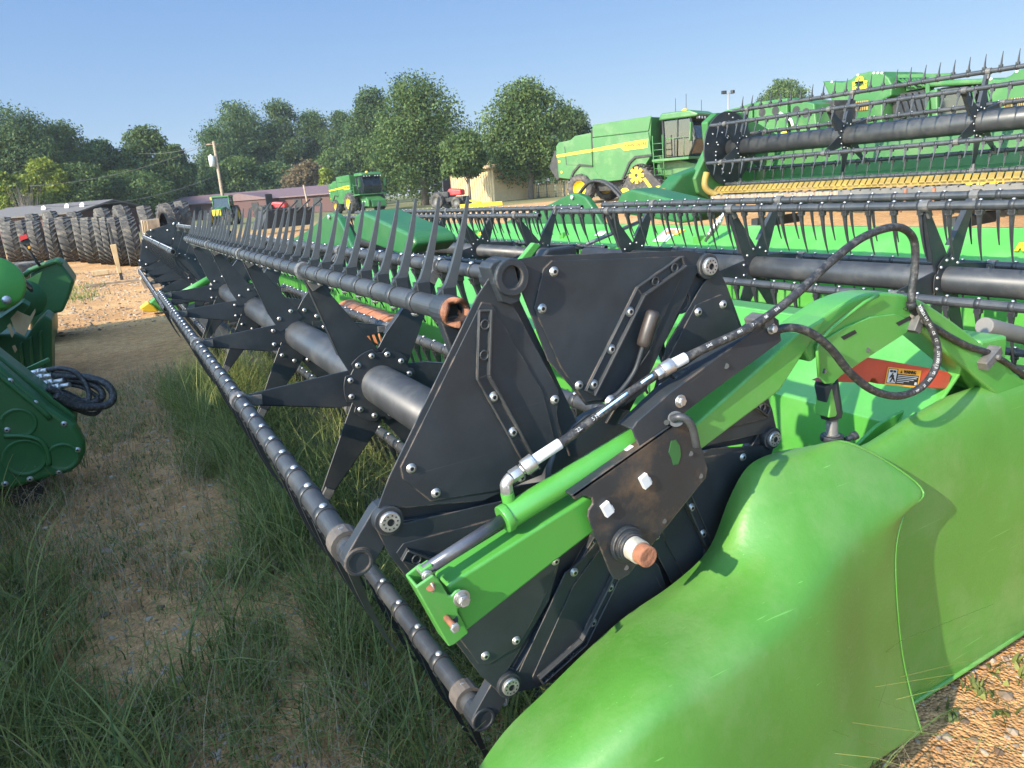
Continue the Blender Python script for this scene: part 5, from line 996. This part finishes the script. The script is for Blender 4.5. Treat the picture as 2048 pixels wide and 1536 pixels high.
for k, (lb, px, D) in enumerate(TY2): tyre_thing(lb, px, 480, D, .99+.03*(k % 3), .6, 4+8*(k % 2)+rnd.uniform(-6, 6), M_RUBBER if k % 2 else M_RUBBER2, 22)
tyre_thing("big bare tyre lying in front of the row at the left edge", 22, 530, 21, .85, .5, 60, M_RUBBER2, 16, lie=True)
def board(name, label, pts, y, off, m=M_WOOD, cat="board"):
    c = sum((V(q) for q in PX(pts, y)), V((0, 0, 0)))/len(pts); t = thing(name, label, cat, (c.x, y, gzf(c.x, y))); t["_o"] = tuple(t.location); MB().prism(PX(pts, y), off).build("planks", m, t, bevel=.01); return t
board("timber_crate", "weathered timber crate leaning between the tyres and the far reel end", [(283, 441), (318, 437), (322, 462), (300, 500), (291, 490)], 20.5, (0, .5, 0), cat="crate")
for k in range(4): board("timber_board", "upright plank at the left side of the leaning crate" if k == 0 else ["", "thin plank second from the crate's left side", "thin plank third from the crate's left side", "thin plank nearest to the crate's face"][k], [(283+k*3.2, 442), (285.4+k*3.2, 442), (293+k*3.2, 497), (290.6+k*3.2, 497)], 20.3, (0, .08, 0), M_PLY if k % 2 else M_WOOD)
board("timber_pallet", "low timber block standing by the yellow header tip", [(280, 560), (302, 535), (322, 560), (322, 585), (293, 588)], 18.2, (0, .5, 0), cat="pallet")
board("timber_board", "long grey plank leaning on the pale tyres", [(214, 446), (219, 446), (249, 566), (242, 566)], 21.5, (0, .08, 0), M_DARK)
board("timber_board", "straw coloured board between the pale and the black tyres", [(220, 490), (232, 488), (243, 545), (236, 548)], 21.4, (0, .07, 0), M_PLY)
p = atZ(245, 566, .03); t = thing("timber_board", "thin dark batten lying flat on the gravel by the tyres", "board", p); MB().box((0, 0, .03), (1.6, .08, .05)).build("planks", M_WOOD, t)
p = atZ(202, 549, .03); t = thing("timber_board", "short pale block on the grass below the slim tyre", "board", p); MB().box((0, 0, .06), (.42, .2, .12)).build("planks", M_PLY, t, bevel=.01)

# ---------------------------------------------------------------- buildings, poles, wires, fence
def brick(): return mat("dark brick wall", (.085, .042, .036), .85, var=.25, scale=14)
M_BRICK = brick(); M_ROOF = mat("mauve sheet roof", (.125, .074, .070), .55, var=.12, scale=2); M_CREAM = mat("cream siding", (.66, .58, .44), .7, var=.08); M_TAN = mat("tan sheet shed", (.44, .32, .17), .7, var=.12, scale=3); M_ROOFG = mat("grey shingle roof", (.105, .090, .078), .85, var=.2, scale=5)
def house(label, pL, pR, DL, DR, zt, wall, roof, gable=None, depth=8, over=.5, rise=1.6, cat="house"):
    a, c = far(pL, 400, DL), far(pR, 400, DR); a.z = c.z = 0; L_ = (c-a).length; zb = gzf(*((a+c)/2)[:2])
    t = thing("brick_house" if wall is M_BRICK else "low_building", label, cat, (a.x, a.y, zb), None, math.atan2(c.y-a.y, c.x-a.x))
    MB().span((0, 0, 0), (L_, depth, zt)).build("wall", wall, t)
    b = MB().prism([V((-over, -over, zt-.02)), V((-over, depth/2, zt+rise)), V((-over, depth+over, zt-.02)), V((-over, depth+over, zt-.15)), V((-over, depth/2, zt+rise-.15)), V((-over, -over, zt-.15))], (L_+2*over, 0, 0)); b.build("roof", roof, t)
    b = MB().prism([V((-.02, 0, zt-.1)), V((-.02, depth/2, zt+rise-.2)), V((-.02, depth, zt-.1))], (-.03, 0, 0)); b.prism([V((-.02, 0, 0)), V((-.02, depth, 0)), V((-.02, depth, zt-.1)), V((-.02, 0, zt-.1))], (-.03, 0, 0)); b.build("gable", gable or wall, t)
    return t, L_
t, L_ = house("long low brick house with a mauve sheet roof and cream gable", 320, 665, 99, 88, 2.2, M_BRICK, M_ROOF, M_CREAM, 9, rise=1.1)
b = MB().prism([V((L_*.38, -2.2, 2.08)), V((L_*.56, -2.2, 3.0)), V((L_*.74, -2.2, 2.08))], (0, 5, 0)); b.build("porch_roof", M_ROOF, t)
MB().span((L_*.40, -2.0, 0), (L_*.72, 2.2, 2.08)).build("porch_wall", M_BRICK, t)
for x in (.12, .22, .46, .62, .8, .9): w_ = MB().span((L_*x, -2.07 if .4 < x < .72 else -.07, .8), (L_*x+1.1, -1.95 if .4 < x < .72 else .05, 1.75)).build("window", M_INK, t)
t, L_ = house("low grey roofed building beyond the tyres with white roof vents", -60, 148, 62, 60, 2.15, M_BRICK, M_ROOFG, None, 8, rise=.85, cat="building")
for x in (.55, .78, .93):
    b = MB().lathe((L_*x, 1.6, 2.6), (-.2, -1, .3), [(0, .01), (.04, .2), (.07, .28), (.04, .28), (.0, .2), (-.04, .01)], 18); b.tube([V((L_*x, 1.7, 2.6)), V((L_*x, 2.0, 2.3))], .03, 5); b.build("roof_dish", M_WHITE, t)
t, L_ = house("tan sheet metal shed half hidden by the dense tree", 905, 990, 80, 76, 3.6, M_TAN, M_TAN, None, 7, rise=.7, cat="shed")
for k in range(18): MB().span((L_*k/18, -.06, 0), (L_*k/18+.06, .0, 3.85)).build("sheet_rib", M_TAN, t)
t = thing("timber_fence", "pale timber board fence with gaps below the lone tree", "fence", ground_at(1000, 86), None, 0); a = ground_at(998, 86); c = ground_at(1150, 78)
t["_o"] = tuple(t.location); n = 46
for k in range(n):
    if k in (11, 12, 13, 22, 23, 35): continue
    q = a.lerp(c, k/n); q2 = a.lerp(c, (k+.72)/n); MB().prism([q, q2, q2+V((0, 0, 1.6+.25*math.sin(k*1.7))), q+V((0, 0, 1.6+.25*math.sin(k*1.7)))], (.03, .05, 0)).build("picket", M_PLY if k % 5 else M_GREY, t)
for z in (.5, 1.3): MB().prism([a+V((.05, .1, z)), c+V((.05, .1, z)), c+V((.05, .1, z+.12)), a+V((.05, .1, z+.12))], (.03, .05, 0)).build("rail", M_WOOD, t)
def pole(label, px, ptop, D, r, cat="utility pole", lean=0):
    p = ground_at(px, D); top = atD(ptop[0], ptop[1], D); t = thing("utility_pole", label, cat, p); t["_o"] = tuple(p)
    MB().tube([p, V((top.x, top.y, top.z))], [r, r*.72], 10).build("pole", M_WOOD, t); return t, p, top
t, p, top = pole("leaning wooden utility pole with a grey transformer near the brick house", 446, (427, 283), 66, .17)
u = (p-top).normalized(); q = top+u*1.3; b = MB().cyl(q+V((-.45, -.2, 0)), q+V((-.45, -.2, -.95)), .26, n=18); b.cyl(q+V((-.45, -.2, 0)), q+V((-.45, -.2, .12)), .08, n=8); b.tube([q+V((-.3, -.1, -.3)), q+V((0, 0, -.3))], .05, 6); b.build("transformer", M_WHITE, t)
b = MB().tube([top+V((-.7, 0, -.25)), top+V((.7, 0, -.25))], .05, 6); b.build("cross_arm", M_WOOD, t)
def wire(label, A, B, sag, n=14):
    pts = [A.lerp(B, k/n)-V((0, 0, sag*4*(k/n)*(1-k/n))) for k in range(n+1)]; o = MB().tube(pts, .018, 5).build("power_line", M_GREY); tag(o, label, "power line", "power lines on the utility pole")
    o.location = pts[n//2]; o.data.transform(Matrix.Translation(-pts[n//2]))
wire("upper power line running left from the transformer pole", top+V((-.6, 0, -.2)), atD(60, 372, 60), .7); wire("lower power line dropping left behind the tyres", top+u*3, atD(40, 410, 56), 1.0)
wire("power line running right from the pole before the trees", top+u*4, atD(760, 335, 90), 1.0); wire("high power line leaving the pole top to the left", top+V((.2, 0, 0)), atD(240, 300, 110), .8)
t, p, top = pole("short dark pole leaning before the brick house end", 616, (607, 370), 75, .12)
t = thing("light_mast", "thin steel light mast with two lamp heads against the sky", "light mast", ground_at(1455, 78)); t["_o"] = tuple(t.location); p = V(t.location); top = atD(1455, 190, 78)
MB().tube([p, V((p.x, p.y, top.z))], .09, 8).build("mast", M_STEEL, t)
for s in (-1, 1): MB().box((p.x+s*.42, p.y-s*.2, top.z), (.5, .3, .32), Matrix.Rotation(.4*s, 3, 'Z')).build("lamp_head", M_INK, t, bevel=.04)
MB().tube([V((p.x-.5, p.y+.24, top.z-.15)), V((p.x+.5, p.y-.24, top.z-.15))], .05, 6).build("cross_bar", M_STEEL, t)
# ---------------------------------------------------------------- trees
def tree(label, px, ytop, D, wpx, m=M_LEAF, base=.12, seed=0, dens=1.0, leaf=.40, name="broadleaf_tree", lobes=9, cat="tree", group="trees along the far edge of the yard", gap=0.0, shape=1.0):
    r = np.random.RandomState(seed+100); p = ground_at(px, D); top = atD(px, ytop, D).z-p.z; W = wpx*D/F_PX/2*(1.0 if D < 90 else 1.14)
    t = thing(name, label, cat, p, group)
    cz0, cz1 = top*base, top; H = cz1-cz0
    L = []; 
    for k in range(lobes):
        f = (k+.5)/lobes; z = cz0+H*(.10+.80*f); a = k*2.4+r.uniform(0, 1); prof = math.sin(math.pi*min(.97, max(.12, .18+.80*f)))**.7
        rad = W*.74*prof*r.uniform(.5, 1.05); L.append((rad*math.cos(a), rad*math.sin(a), z+H*r.uniform(-.05, .05), W*r.uniform(.28, .54)*(.6+.4*prof)))
    L.append((0, 0, cz0+H*.5, W*.6)); L.append((r.uniform(-.2, .2)*W, 0, top-W*.33, W*.36))
    L = np.array(L); vol = L[:, 3]**2; nl = int(560*dens); pick = r.choice(len(L), nl, p=vol/vol.sum())
    d = r.normal(size=(nl, 3)); d /= np.linalg.norm(d, axis=1)[:, None]; rr = r.uniform(.55, 1.08, nl)
    C = L[pick, :3]+d*(L[pick, 3]*rr)[:, None]*np.array([1, 1, .85*shape])
    keep = (C[:, 2] > cz0*.8) & (C[:, 2] < top*1.02); C = C[keep]; d = d[keep]; nl = len(C)
    nlf = 36; cr = W*.125+.22
    P = np.repeat(C, nlf, 0)+np.clip(r.normal(size=(nl*nlf, 3)), -1.6, 1.6)*cr*np.array([.62, .62, .46]); n = len(P)
    N = r.normal(size=(n, 3))+np.repeat(d, nlf, 0)*.7+np.array([0, 0, .5]); N /= np.linalg.norm(N, axis=1)[:, None]
    U = np.cross(N, r.normal(size=(n, 3))); U /= np.linalg.norm(U, axis=1)[:, None]; Wv = np.cross(N, U); s = leaf*r.uniform(.4, 1.35, n)[:, None]
    v = np.stack([P-U*s*.5, P+Wv*s*.33, P+U*s*.5, P-Wv*s*.33], 1).reshape(-1, 3); q = np.arange(n*4).reshape(-1, 4)
    tone = np.repeat(np.clip(np.repeat(r.uniform(0, 1, nl), nlf)*.6+r.uniform(0, .4, n), 0, 1), 4)
    np_mesh("crown", v, q, m, parent=t, col=tone)
    b = MB(); tr = max(.12, W*.06); b.tube([V((0, 0, -.2)), V((.05, 0, top*.25)), V((-.1, .1, top*.5)), V((0, 0, top*.8))], [tr*1.25, tr, tr*.6, tr*.2], 9)
    for k in range(6):
        a = k*1.1+r.uniform(0, .6); z0 = top*(.2+.08*k); l = L[k % len(L)]; e_ = V((l[0]*.8, l[1]*.8, max(z0+.3, l[2]))); s0 = V((0, 0, z0)); b.tube([s0, s0.lerp(e_, .5)+V((0, 0, .2)), e_], [tr*.5, tr*.33, tr*.1], 6)
    b.build("trunk", M_BARK, t, fix=False)
    return t
T = [("tall airy tree at the left edge behind the tyres", -70, 235, 88, 190, M_LEAF3, .1), ("tall airy tree with drooping branches at the left above the tyres", 62, 214, 92, 190, M_LEAF3, .12), ("rounded dark tree right of the airy left tree", 150, 243, 96, 130, M_LEAF, .08),
     ("low dark tree between the left trees and the dark maple", 222, 282, 100, 105, M_LEAF3, .05), ("dark rounded maple left of the utility pole", 312, 256, 104, 130, M_LEAF, .05), ("dark lower tree hugging the maple's right side", 362, 292, 110, 70, M_LEAF, .04),
     ("yellow green young tree low at the left edge", 8, 345, 78, 100, M_LEAF2, .05), ("bright yellow green young tree before the left trees", 105, 318, 84, 100, M_LEAF2, .1), ("dark undergrowth tree below the yellow green one", 170, 330, 86, 130, M_LEAF, .03), ("dark undergrowth tree behind the grey roof", 260, 345, 92, 150, M_LEAF, .02),
     ("broad tree directly behind the utility pole", 455, 262, 126, 110, M_LEAF3, .08), ("wide domed tree left in the far middle group", 500, 206, 134, 150, M_LEAF3, .08), ("spiky topped poplar in the far middle group", 582, 206, 136, 110, M_LEAF3, .08), ("dark tree between poplar and the dense front tree", 650, 230, 140, 120, M_LEAF, .05), ("dark far tree left of the dense front tree", 706, 224, 138, 90, M_LEAF3, .06),
     ("tall crown rising just left of the dense front tree", 760, 182, 118, 110, M_LEAF3, .08), ("low olive tree before the middle group", 480, 320, 112, 130, M_LEAF, .04), ("low green tree below the poplar", 560, 330, 116, 110, M_LEAF3, .04), ("dark low tree behind the distant combine", 690, 300, 118, 130, M_LEAF, .03),
     ("dense large tree with hanging foliage in the picture's middle", 850, 156, 84, 225, M_LEAF, .06), ("smaller pale tree at the dense tree's right flank", 940, 268, 72, 85, M_LEAF, .42), ("lone round tree over the timber fence", 1062, 172, 78, 175, M_LEAF, .16), ("dark half hidden tree behind the tracked combine", 1146, 214, 92, 95, M_LEAF3, .1), ("distant treetop above the raised header", 1568, 170, 118, 115, M_LEAF, .2)]
for k, (lb, px, yt, D, w, m, ba) in enumerate(T):
    big = px in (850, 1062); tree(lb, px, yt, D, w, m, ba, k, 2.1 if px == 850 else (1.7 if big else 1.75), leaf=.29 if D < 100 else .38, lobes=22 if big else 15)
# dead grey shrub and brownish bush
p = ground_at(45, 76); t = thing("bare_shrub", "leafless grey shrub among the yellow green trees at the left", "shrub", p); b = MB()
for k in range(46):
    a, e_ = rnd.uniform(0, 6.28), rnd.uniform(.5, 1.4); q = V((math.cos(a)*2.2*rnd.random(), math.sin(a)*2.2*rnd.random(), 0)); b.tube([q*.2, q*.6+V((0, 0, 2.5)), q+V((0, 0, 3.6+2*rnd.random()))], [.05, .03, .008], 4)
b.build("branches", M_BARK, t, fix=False)
tree("brown tinged bush before the far middle trees", 618, 325, 108, 85, leaf_mat("browning leaves", (.10, .075, .04), (.19, .14, .07)), .1, 77, .7, name="brown_bush", cat="bush")
tree("small bush at the right side of the brick house", 660, 338, 104, 40, M_LEAF2, .05, 78, .5, name="small_bush", cat="bush")

# distant wood that closes the horizon as one mass
fv, fq, ft = [], [], []
r_ = np.random.RandomState(5); n = 26000
ang = r_.uniform(-.75, 1.5, n); dist = r_.uniform(165, 215, n); hgt = 7+3.5*np.sin(ang*17)+2*np.sin(ang*41+1)
P = np.stack([np.sin(ang)*dist, np.cos(ang)*dist, 1+np.abs(hgt)*r_.uniform(0, 1, n)**.7], 1); N = r_.normal(size=(n, 3)); N /= np.linalg.norm(N, axis=1)[:, None]; U = np.cross(N, r_.normal(size=(n, 3))); U /= np.linalg.norm(U, axis=1)[:, None]; Wv = np.cross(N, U); s = 1.3*r_.uniform(.6, 1.2, n)[:, None]
w = np_mesh("distant_wood", np.stack([P-U*s*.5, P+Wv*s*.35, P+U*s*.5, P-Wv*s*.35], 1).reshape(-1, 3), np.arange(n*4).reshape(-1, 4), M_LEAF, col=np.repeat(r_.uniform(0, 1, n), 4)); w["kind"] = "stuff"

# ---------------------------------------------------------------- weeds, dry stems and stones
CAMF = RW @ np.array([0, 0, 1.0])
def in_view(P, m=.12):
    c = (P-np.array([0, 0, EYE])) @ RW; z = np.maximum(c[:, 2], .05); u = c[:, 0]/z*F_PX; v_ = c[:, 1]/z*F_PX
    return (c[:, 2] > .2) & (np.abs(u) < 1024*(1+m)) & (v_ < 768*(1+m)+120) & (v_ > -900)
def vnoise(x, y, s, seed):
    r = np.random.RandomState(seed); G = r.rand(64, 64); xs, ys = x*s, y*s; xi, yi = np.floor(xs).astype(int), np.floor(ys).astype(int); fx, fy = xs-xi, ys-yi; fx = fx*fx*(3-2*fx); fy = fy*fy*(3-2*fy)
    g = lambda a, b_: G[a % 64, b_ % 64]
    return (g(xi, yi)*(1-fx)+g(xi+1, yi)*fx)*(1-fy)+(g(xi, yi+1)*(1-fx)+g(xi+1, yi+1)*fx)*fy
def blades(name, pos, hgt, wid, m, seed, lean=.45, seg=4, tone=None):
    r = np.random.RandomState(seed); n = len(pos); a = r.uniform(0, 2*np.pi, n); ln = np.abs(r.normal(lean, lean*.5, n))*hgt; sd = a+np.pi/2+r.normal(0, .5, n)
    V_ = np.zeros((n, seg+1, 2, 3)); 
    for k in range(seg+1):
        t = k/seg; drop = t**2.2; c = np.stack([pos[:, 0]+np.cos(a)*ln*drop, pos[:, 1]+np.sin(a)*ln*drop, pos[:, 2]+hgt*(t-.28*(ln/hgt)*t**3)], 1)
        w = (wid*(1-t**1.6)*.5+.0004)[:, None]; s = np.stack([np.cos(sd), np.sin(sd), np.zeros(n)], 1)*w; V_[:, k, 0] = c-s; V_[:, k, 1] = c+s
    base = np.arange(n)[:, None]*(seg+1)*2; q = np.concatenate([base+np.array([[k*2, k*2+1, k*2+3, k*2+2]]) for k in range(seg)], 0)
    tn = r.uniform(0, 1, n) if tone is None else tone
    o = np_mesh(name, V_.reshape(-1, 3), q, m, smooth=True, col=np.repeat(tn, (seg+1)*2)); o["kind"] = "stuff"; return o
def scatter(n, x0, x1, y0, y1, seed, dens):
    r = np.random.RandomState(seed); x = r.uniform(x0, x1, n); y = r.uniform(y0, y1, n); k = r.rand(n) < dens(x, y); P = np.stack([x[k], y[k], np.zeros(k.sum())], 1); return P[in_view(P)]
def dens(x, y):
    d = sstep(.40, .72, vnoise(x+9, y+4, 2.3, 1)*.6+vnoise(x+3, y+8, .9, 2)*.4)
    left = sstep(-.05, -.55, x+.10*(y-1.5))*sstep(4.6, 2.6, y); under = sstep(.15, .5, x)*sstep(1.75, 1.1, x)*sstep(7.5, 4.0, y)
    path = np.exp(-((x-(-.12+.015*y))/.28)**2)*.75
    d = d*(1-.8*sstep(2.5, 3.5, y)*sstep(.30, .05, x))
    return np.clip(d*(.85+.3*under)+left*1.0+under*.45-path*.35*(1-left), 0, 1)*sstep(9.0, 6.0, y)
tuft = scatter(12000, -1.5, 1.5, .7, 9.0, 3, dens); r_ = np.random.RandomState(8)
k = 15; pos = np.repeat(tuft, k, 0)+np.concatenate([r_.normal(0, .028, (len(tuft)*k, 2)), np.zeros((len(tuft)*k, 1))], 1)
hs_ = np.repeat(r_.gamma(3.0, .055, len(tuft)).clip(.04, .42)*(1+.5*(tuft[:, 0] > .35)), k)*r_.uniform(.5, 1.25, len(pos))
blades("weed_grass", pos, hs_, r_.uniform(.0016, .0048, len(pos)), M_GRASS, 4, .75)
tall = scatter(520, -1.5, 1.25, .7, 6.5, 5, dens); pos = np.repeat(tall, 7, 0)+np.concatenate([r_.normal(0, .02, (len(tall)*7, 2)), np.zeros((len(tall)*7, 1))], 1)
blades("tall_grass", pos, r_.uniform(.25, .55, len(pos)), r_.uniform(.006, .011, len(pos)), M_GRASS, 6, .55, 6)
low = scatter(16000, -1.5, 1.6, .7, 9.0, 21, lambda x, y: (.15+.7*sstep(.35, .7, vnoise(x+5, y+2, 1.7, 22)))*sstep(9, 6.5, y)); pos = np.repeat(low, 5, 0)+np.concatenate([r_.normal(0, .03, (len(low)*5, 2)), np.zeros((len(low)*5, 1))], 1)
blades("ground_weeds", pos, r_.uniform(.015, .08, len(pos)), r_.uniform(.002, .006, len(pos)), M_GRASS, 23, 1.0, 3)
dry = scatter(3600, -1.4, 1.5, .7, 8.5, 9, lambda x, y: .25+.6*vnoise(x, y, 1.4, 6)); pos = np.repeat(dry, 6, 0)+np.concatenate([r_.normal(0, .03, (len(dry)*6, 2)), np.zeros((len(dry)*6, 1))], 1)
blades("dry_stems", pos, r_.uniform(.05, .30, len(pos)), r_.uniform(.0012, .0028, len(pos)), M_DRY, 10, .7, 4)
edge = scatter(110, 1.6, 3.2, .55, 1.02, 12, lambda x, y: sstep(.78, 1.0, y)*.7); pos = np.repeat(edge, 9, 0)+np.concatenate([r_.normal(0, .02, (len(edge)*9, 2)), np.zeros((len(edge)*9, 1))], 1)
blades("edge_weeds", pos, r_.uniform(.015, .05, len(pos)), r_.uniform(.008, .02, len(pos)), M_GRASS, 13, .9, 3)
farg = scatter(900, -4, 4, 14, 27, 15, lambda x, y: sstep(.62, .8, vnoise(x+30, y, .35, 9))); pos = np.repeat(farg, 14, 0)+np.concatenate([r_.normal(0, .12, (len(farg)*14, 2)), np.zeros((len(farg)*14, 1))], 1)
blades("lot_grass", pos, r_.uniform(.05, .22, len(pos)), r_.uniform(.008, .02, len(pos)), M_GRASS, 16, .5, 3)
# seed heads on thin stalks: many tiny grains
sh_ = scatter(150, -.9, 1.3, .9, 5.0, 20, lambda x, y: .6+0*x); gr = []
for q in sh_:
    h = r_.uniform(.12, .30); c = q+np.array([r_.normal(0, .04), r_.normal(0, .04), h]); gr.append(c+r_.normal(0, 1, (46, 3))*np.array([.035, .035, .05]))
gr = np.concatenate(gr); n = len(gr); N = r_.normal(size=(n, 3)); N /= np.linalg.norm(N, axis=1)[:, None]; U = np.cross(N, r_.normal(size=(n, 3))); U /= np.linalg.norm(U, axis=1)[:, None]; Wv = np.cross(N, U); s = .0034
o = np_mesh("seed_heads", np.stack([gr-U*s, gr+Wv*s*.6, gr+U*s, gr-Wv*s*.6], 1).reshape(-1, 3), np.arange(n*4).reshape(-1, 4), M_DRY, col=np.repeat(r_.uniform(.4, 1, n), 4)); o["kind"] = "stuff"
def stones(name, P, s, seed, cols):
    r = np.random.RandomState(seed); n = len(P); ic = bmesh.new(); bmesh.ops.create_icosphere(ic, subdivisions=1, radius=1); bv = np.array([v.co[:] for v in ic.verts]); bf = np.array([[v.index for v in f.verts] for f in ic.faces]); ic.free()
    a = r.uniform(0, 6.28, n); sc = s[:, None]*r.uniform(.6, 1.3, (n, 3))*np.array([1, 1, .62]); B = bv[None]*(1+r.normal(0, .13, (n, len(bv), 1))); B = B*sc[:, None]
    x = B[..., 0]*np.cos(a)[:, None]-B[..., 1]*np.sin(a)[:, None]; y = B[..., 0]*np.sin(a)[:, None]+B[..., 1]*np.cos(a)[:, None]; Vv = np.stack([x, y, B[..., 2]], 2)+P[:, None]
    f = (bf[None]+(np.arange(n)*len(bv))[:, None, None]).reshape(-1, 3); o = np_mesh(name, Vv.reshape(-1, 3), f, cols, col=np.repeat(r.uniform(0, 1, n), len(bv))); o["kind"] = "stuff"
M_STONE = leaf_mat("brown pebbles", (.13, .085, .055), (.42, .33, .24), 0.0)
P = scatter(30000, -1.4, 3.4, .55, 8, 30, lambda x, y: .25+.75*vnoise(x, y, 2.2, 12)); stones("gravel", P, np.random.RandomState(31).gamma(2.2, .0026, len(P))+.002, 32, M_STONE)
P = scatter(9000, -3, 3.5, 12.2, 26, 33, lambda x, y: .3+.7*vnoise(x, y, .8, 14)); stones("lot_gravel", P, np.random.RandomState(34).gamma(2.4, .006, len(P))+.006, 35, M_STONE)
# ---------------------------------------------------------------- summer haze in the air
hz = MB(); hz.span((-330, -100, -1.2), (470, 430, 27.0)); ho = hz.build("haze", []); ho["kind"] = "stuff"
hm = bpy.data.materials.new("pale summer haze"); hm.use_nodes = True; hn_ = hm.node_tree; hn_.nodes.clear()
ho_ = hn_.nodes.new("ShaderNodeOutputMaterial"); pv = hn_.nodes.new("ShaderNodeVolumePrincipled"); pv.inputs["Color"].default_value = (.80, .88, 1.0, 1); pv.inputs["Density"].default_value = .00025; pv.inputs["Anisotropy"].default_value = 0.0
hn_.links.new(pv.outputs[0], ho_.inputs["Volume"]); ho.data.materials.append(hm)
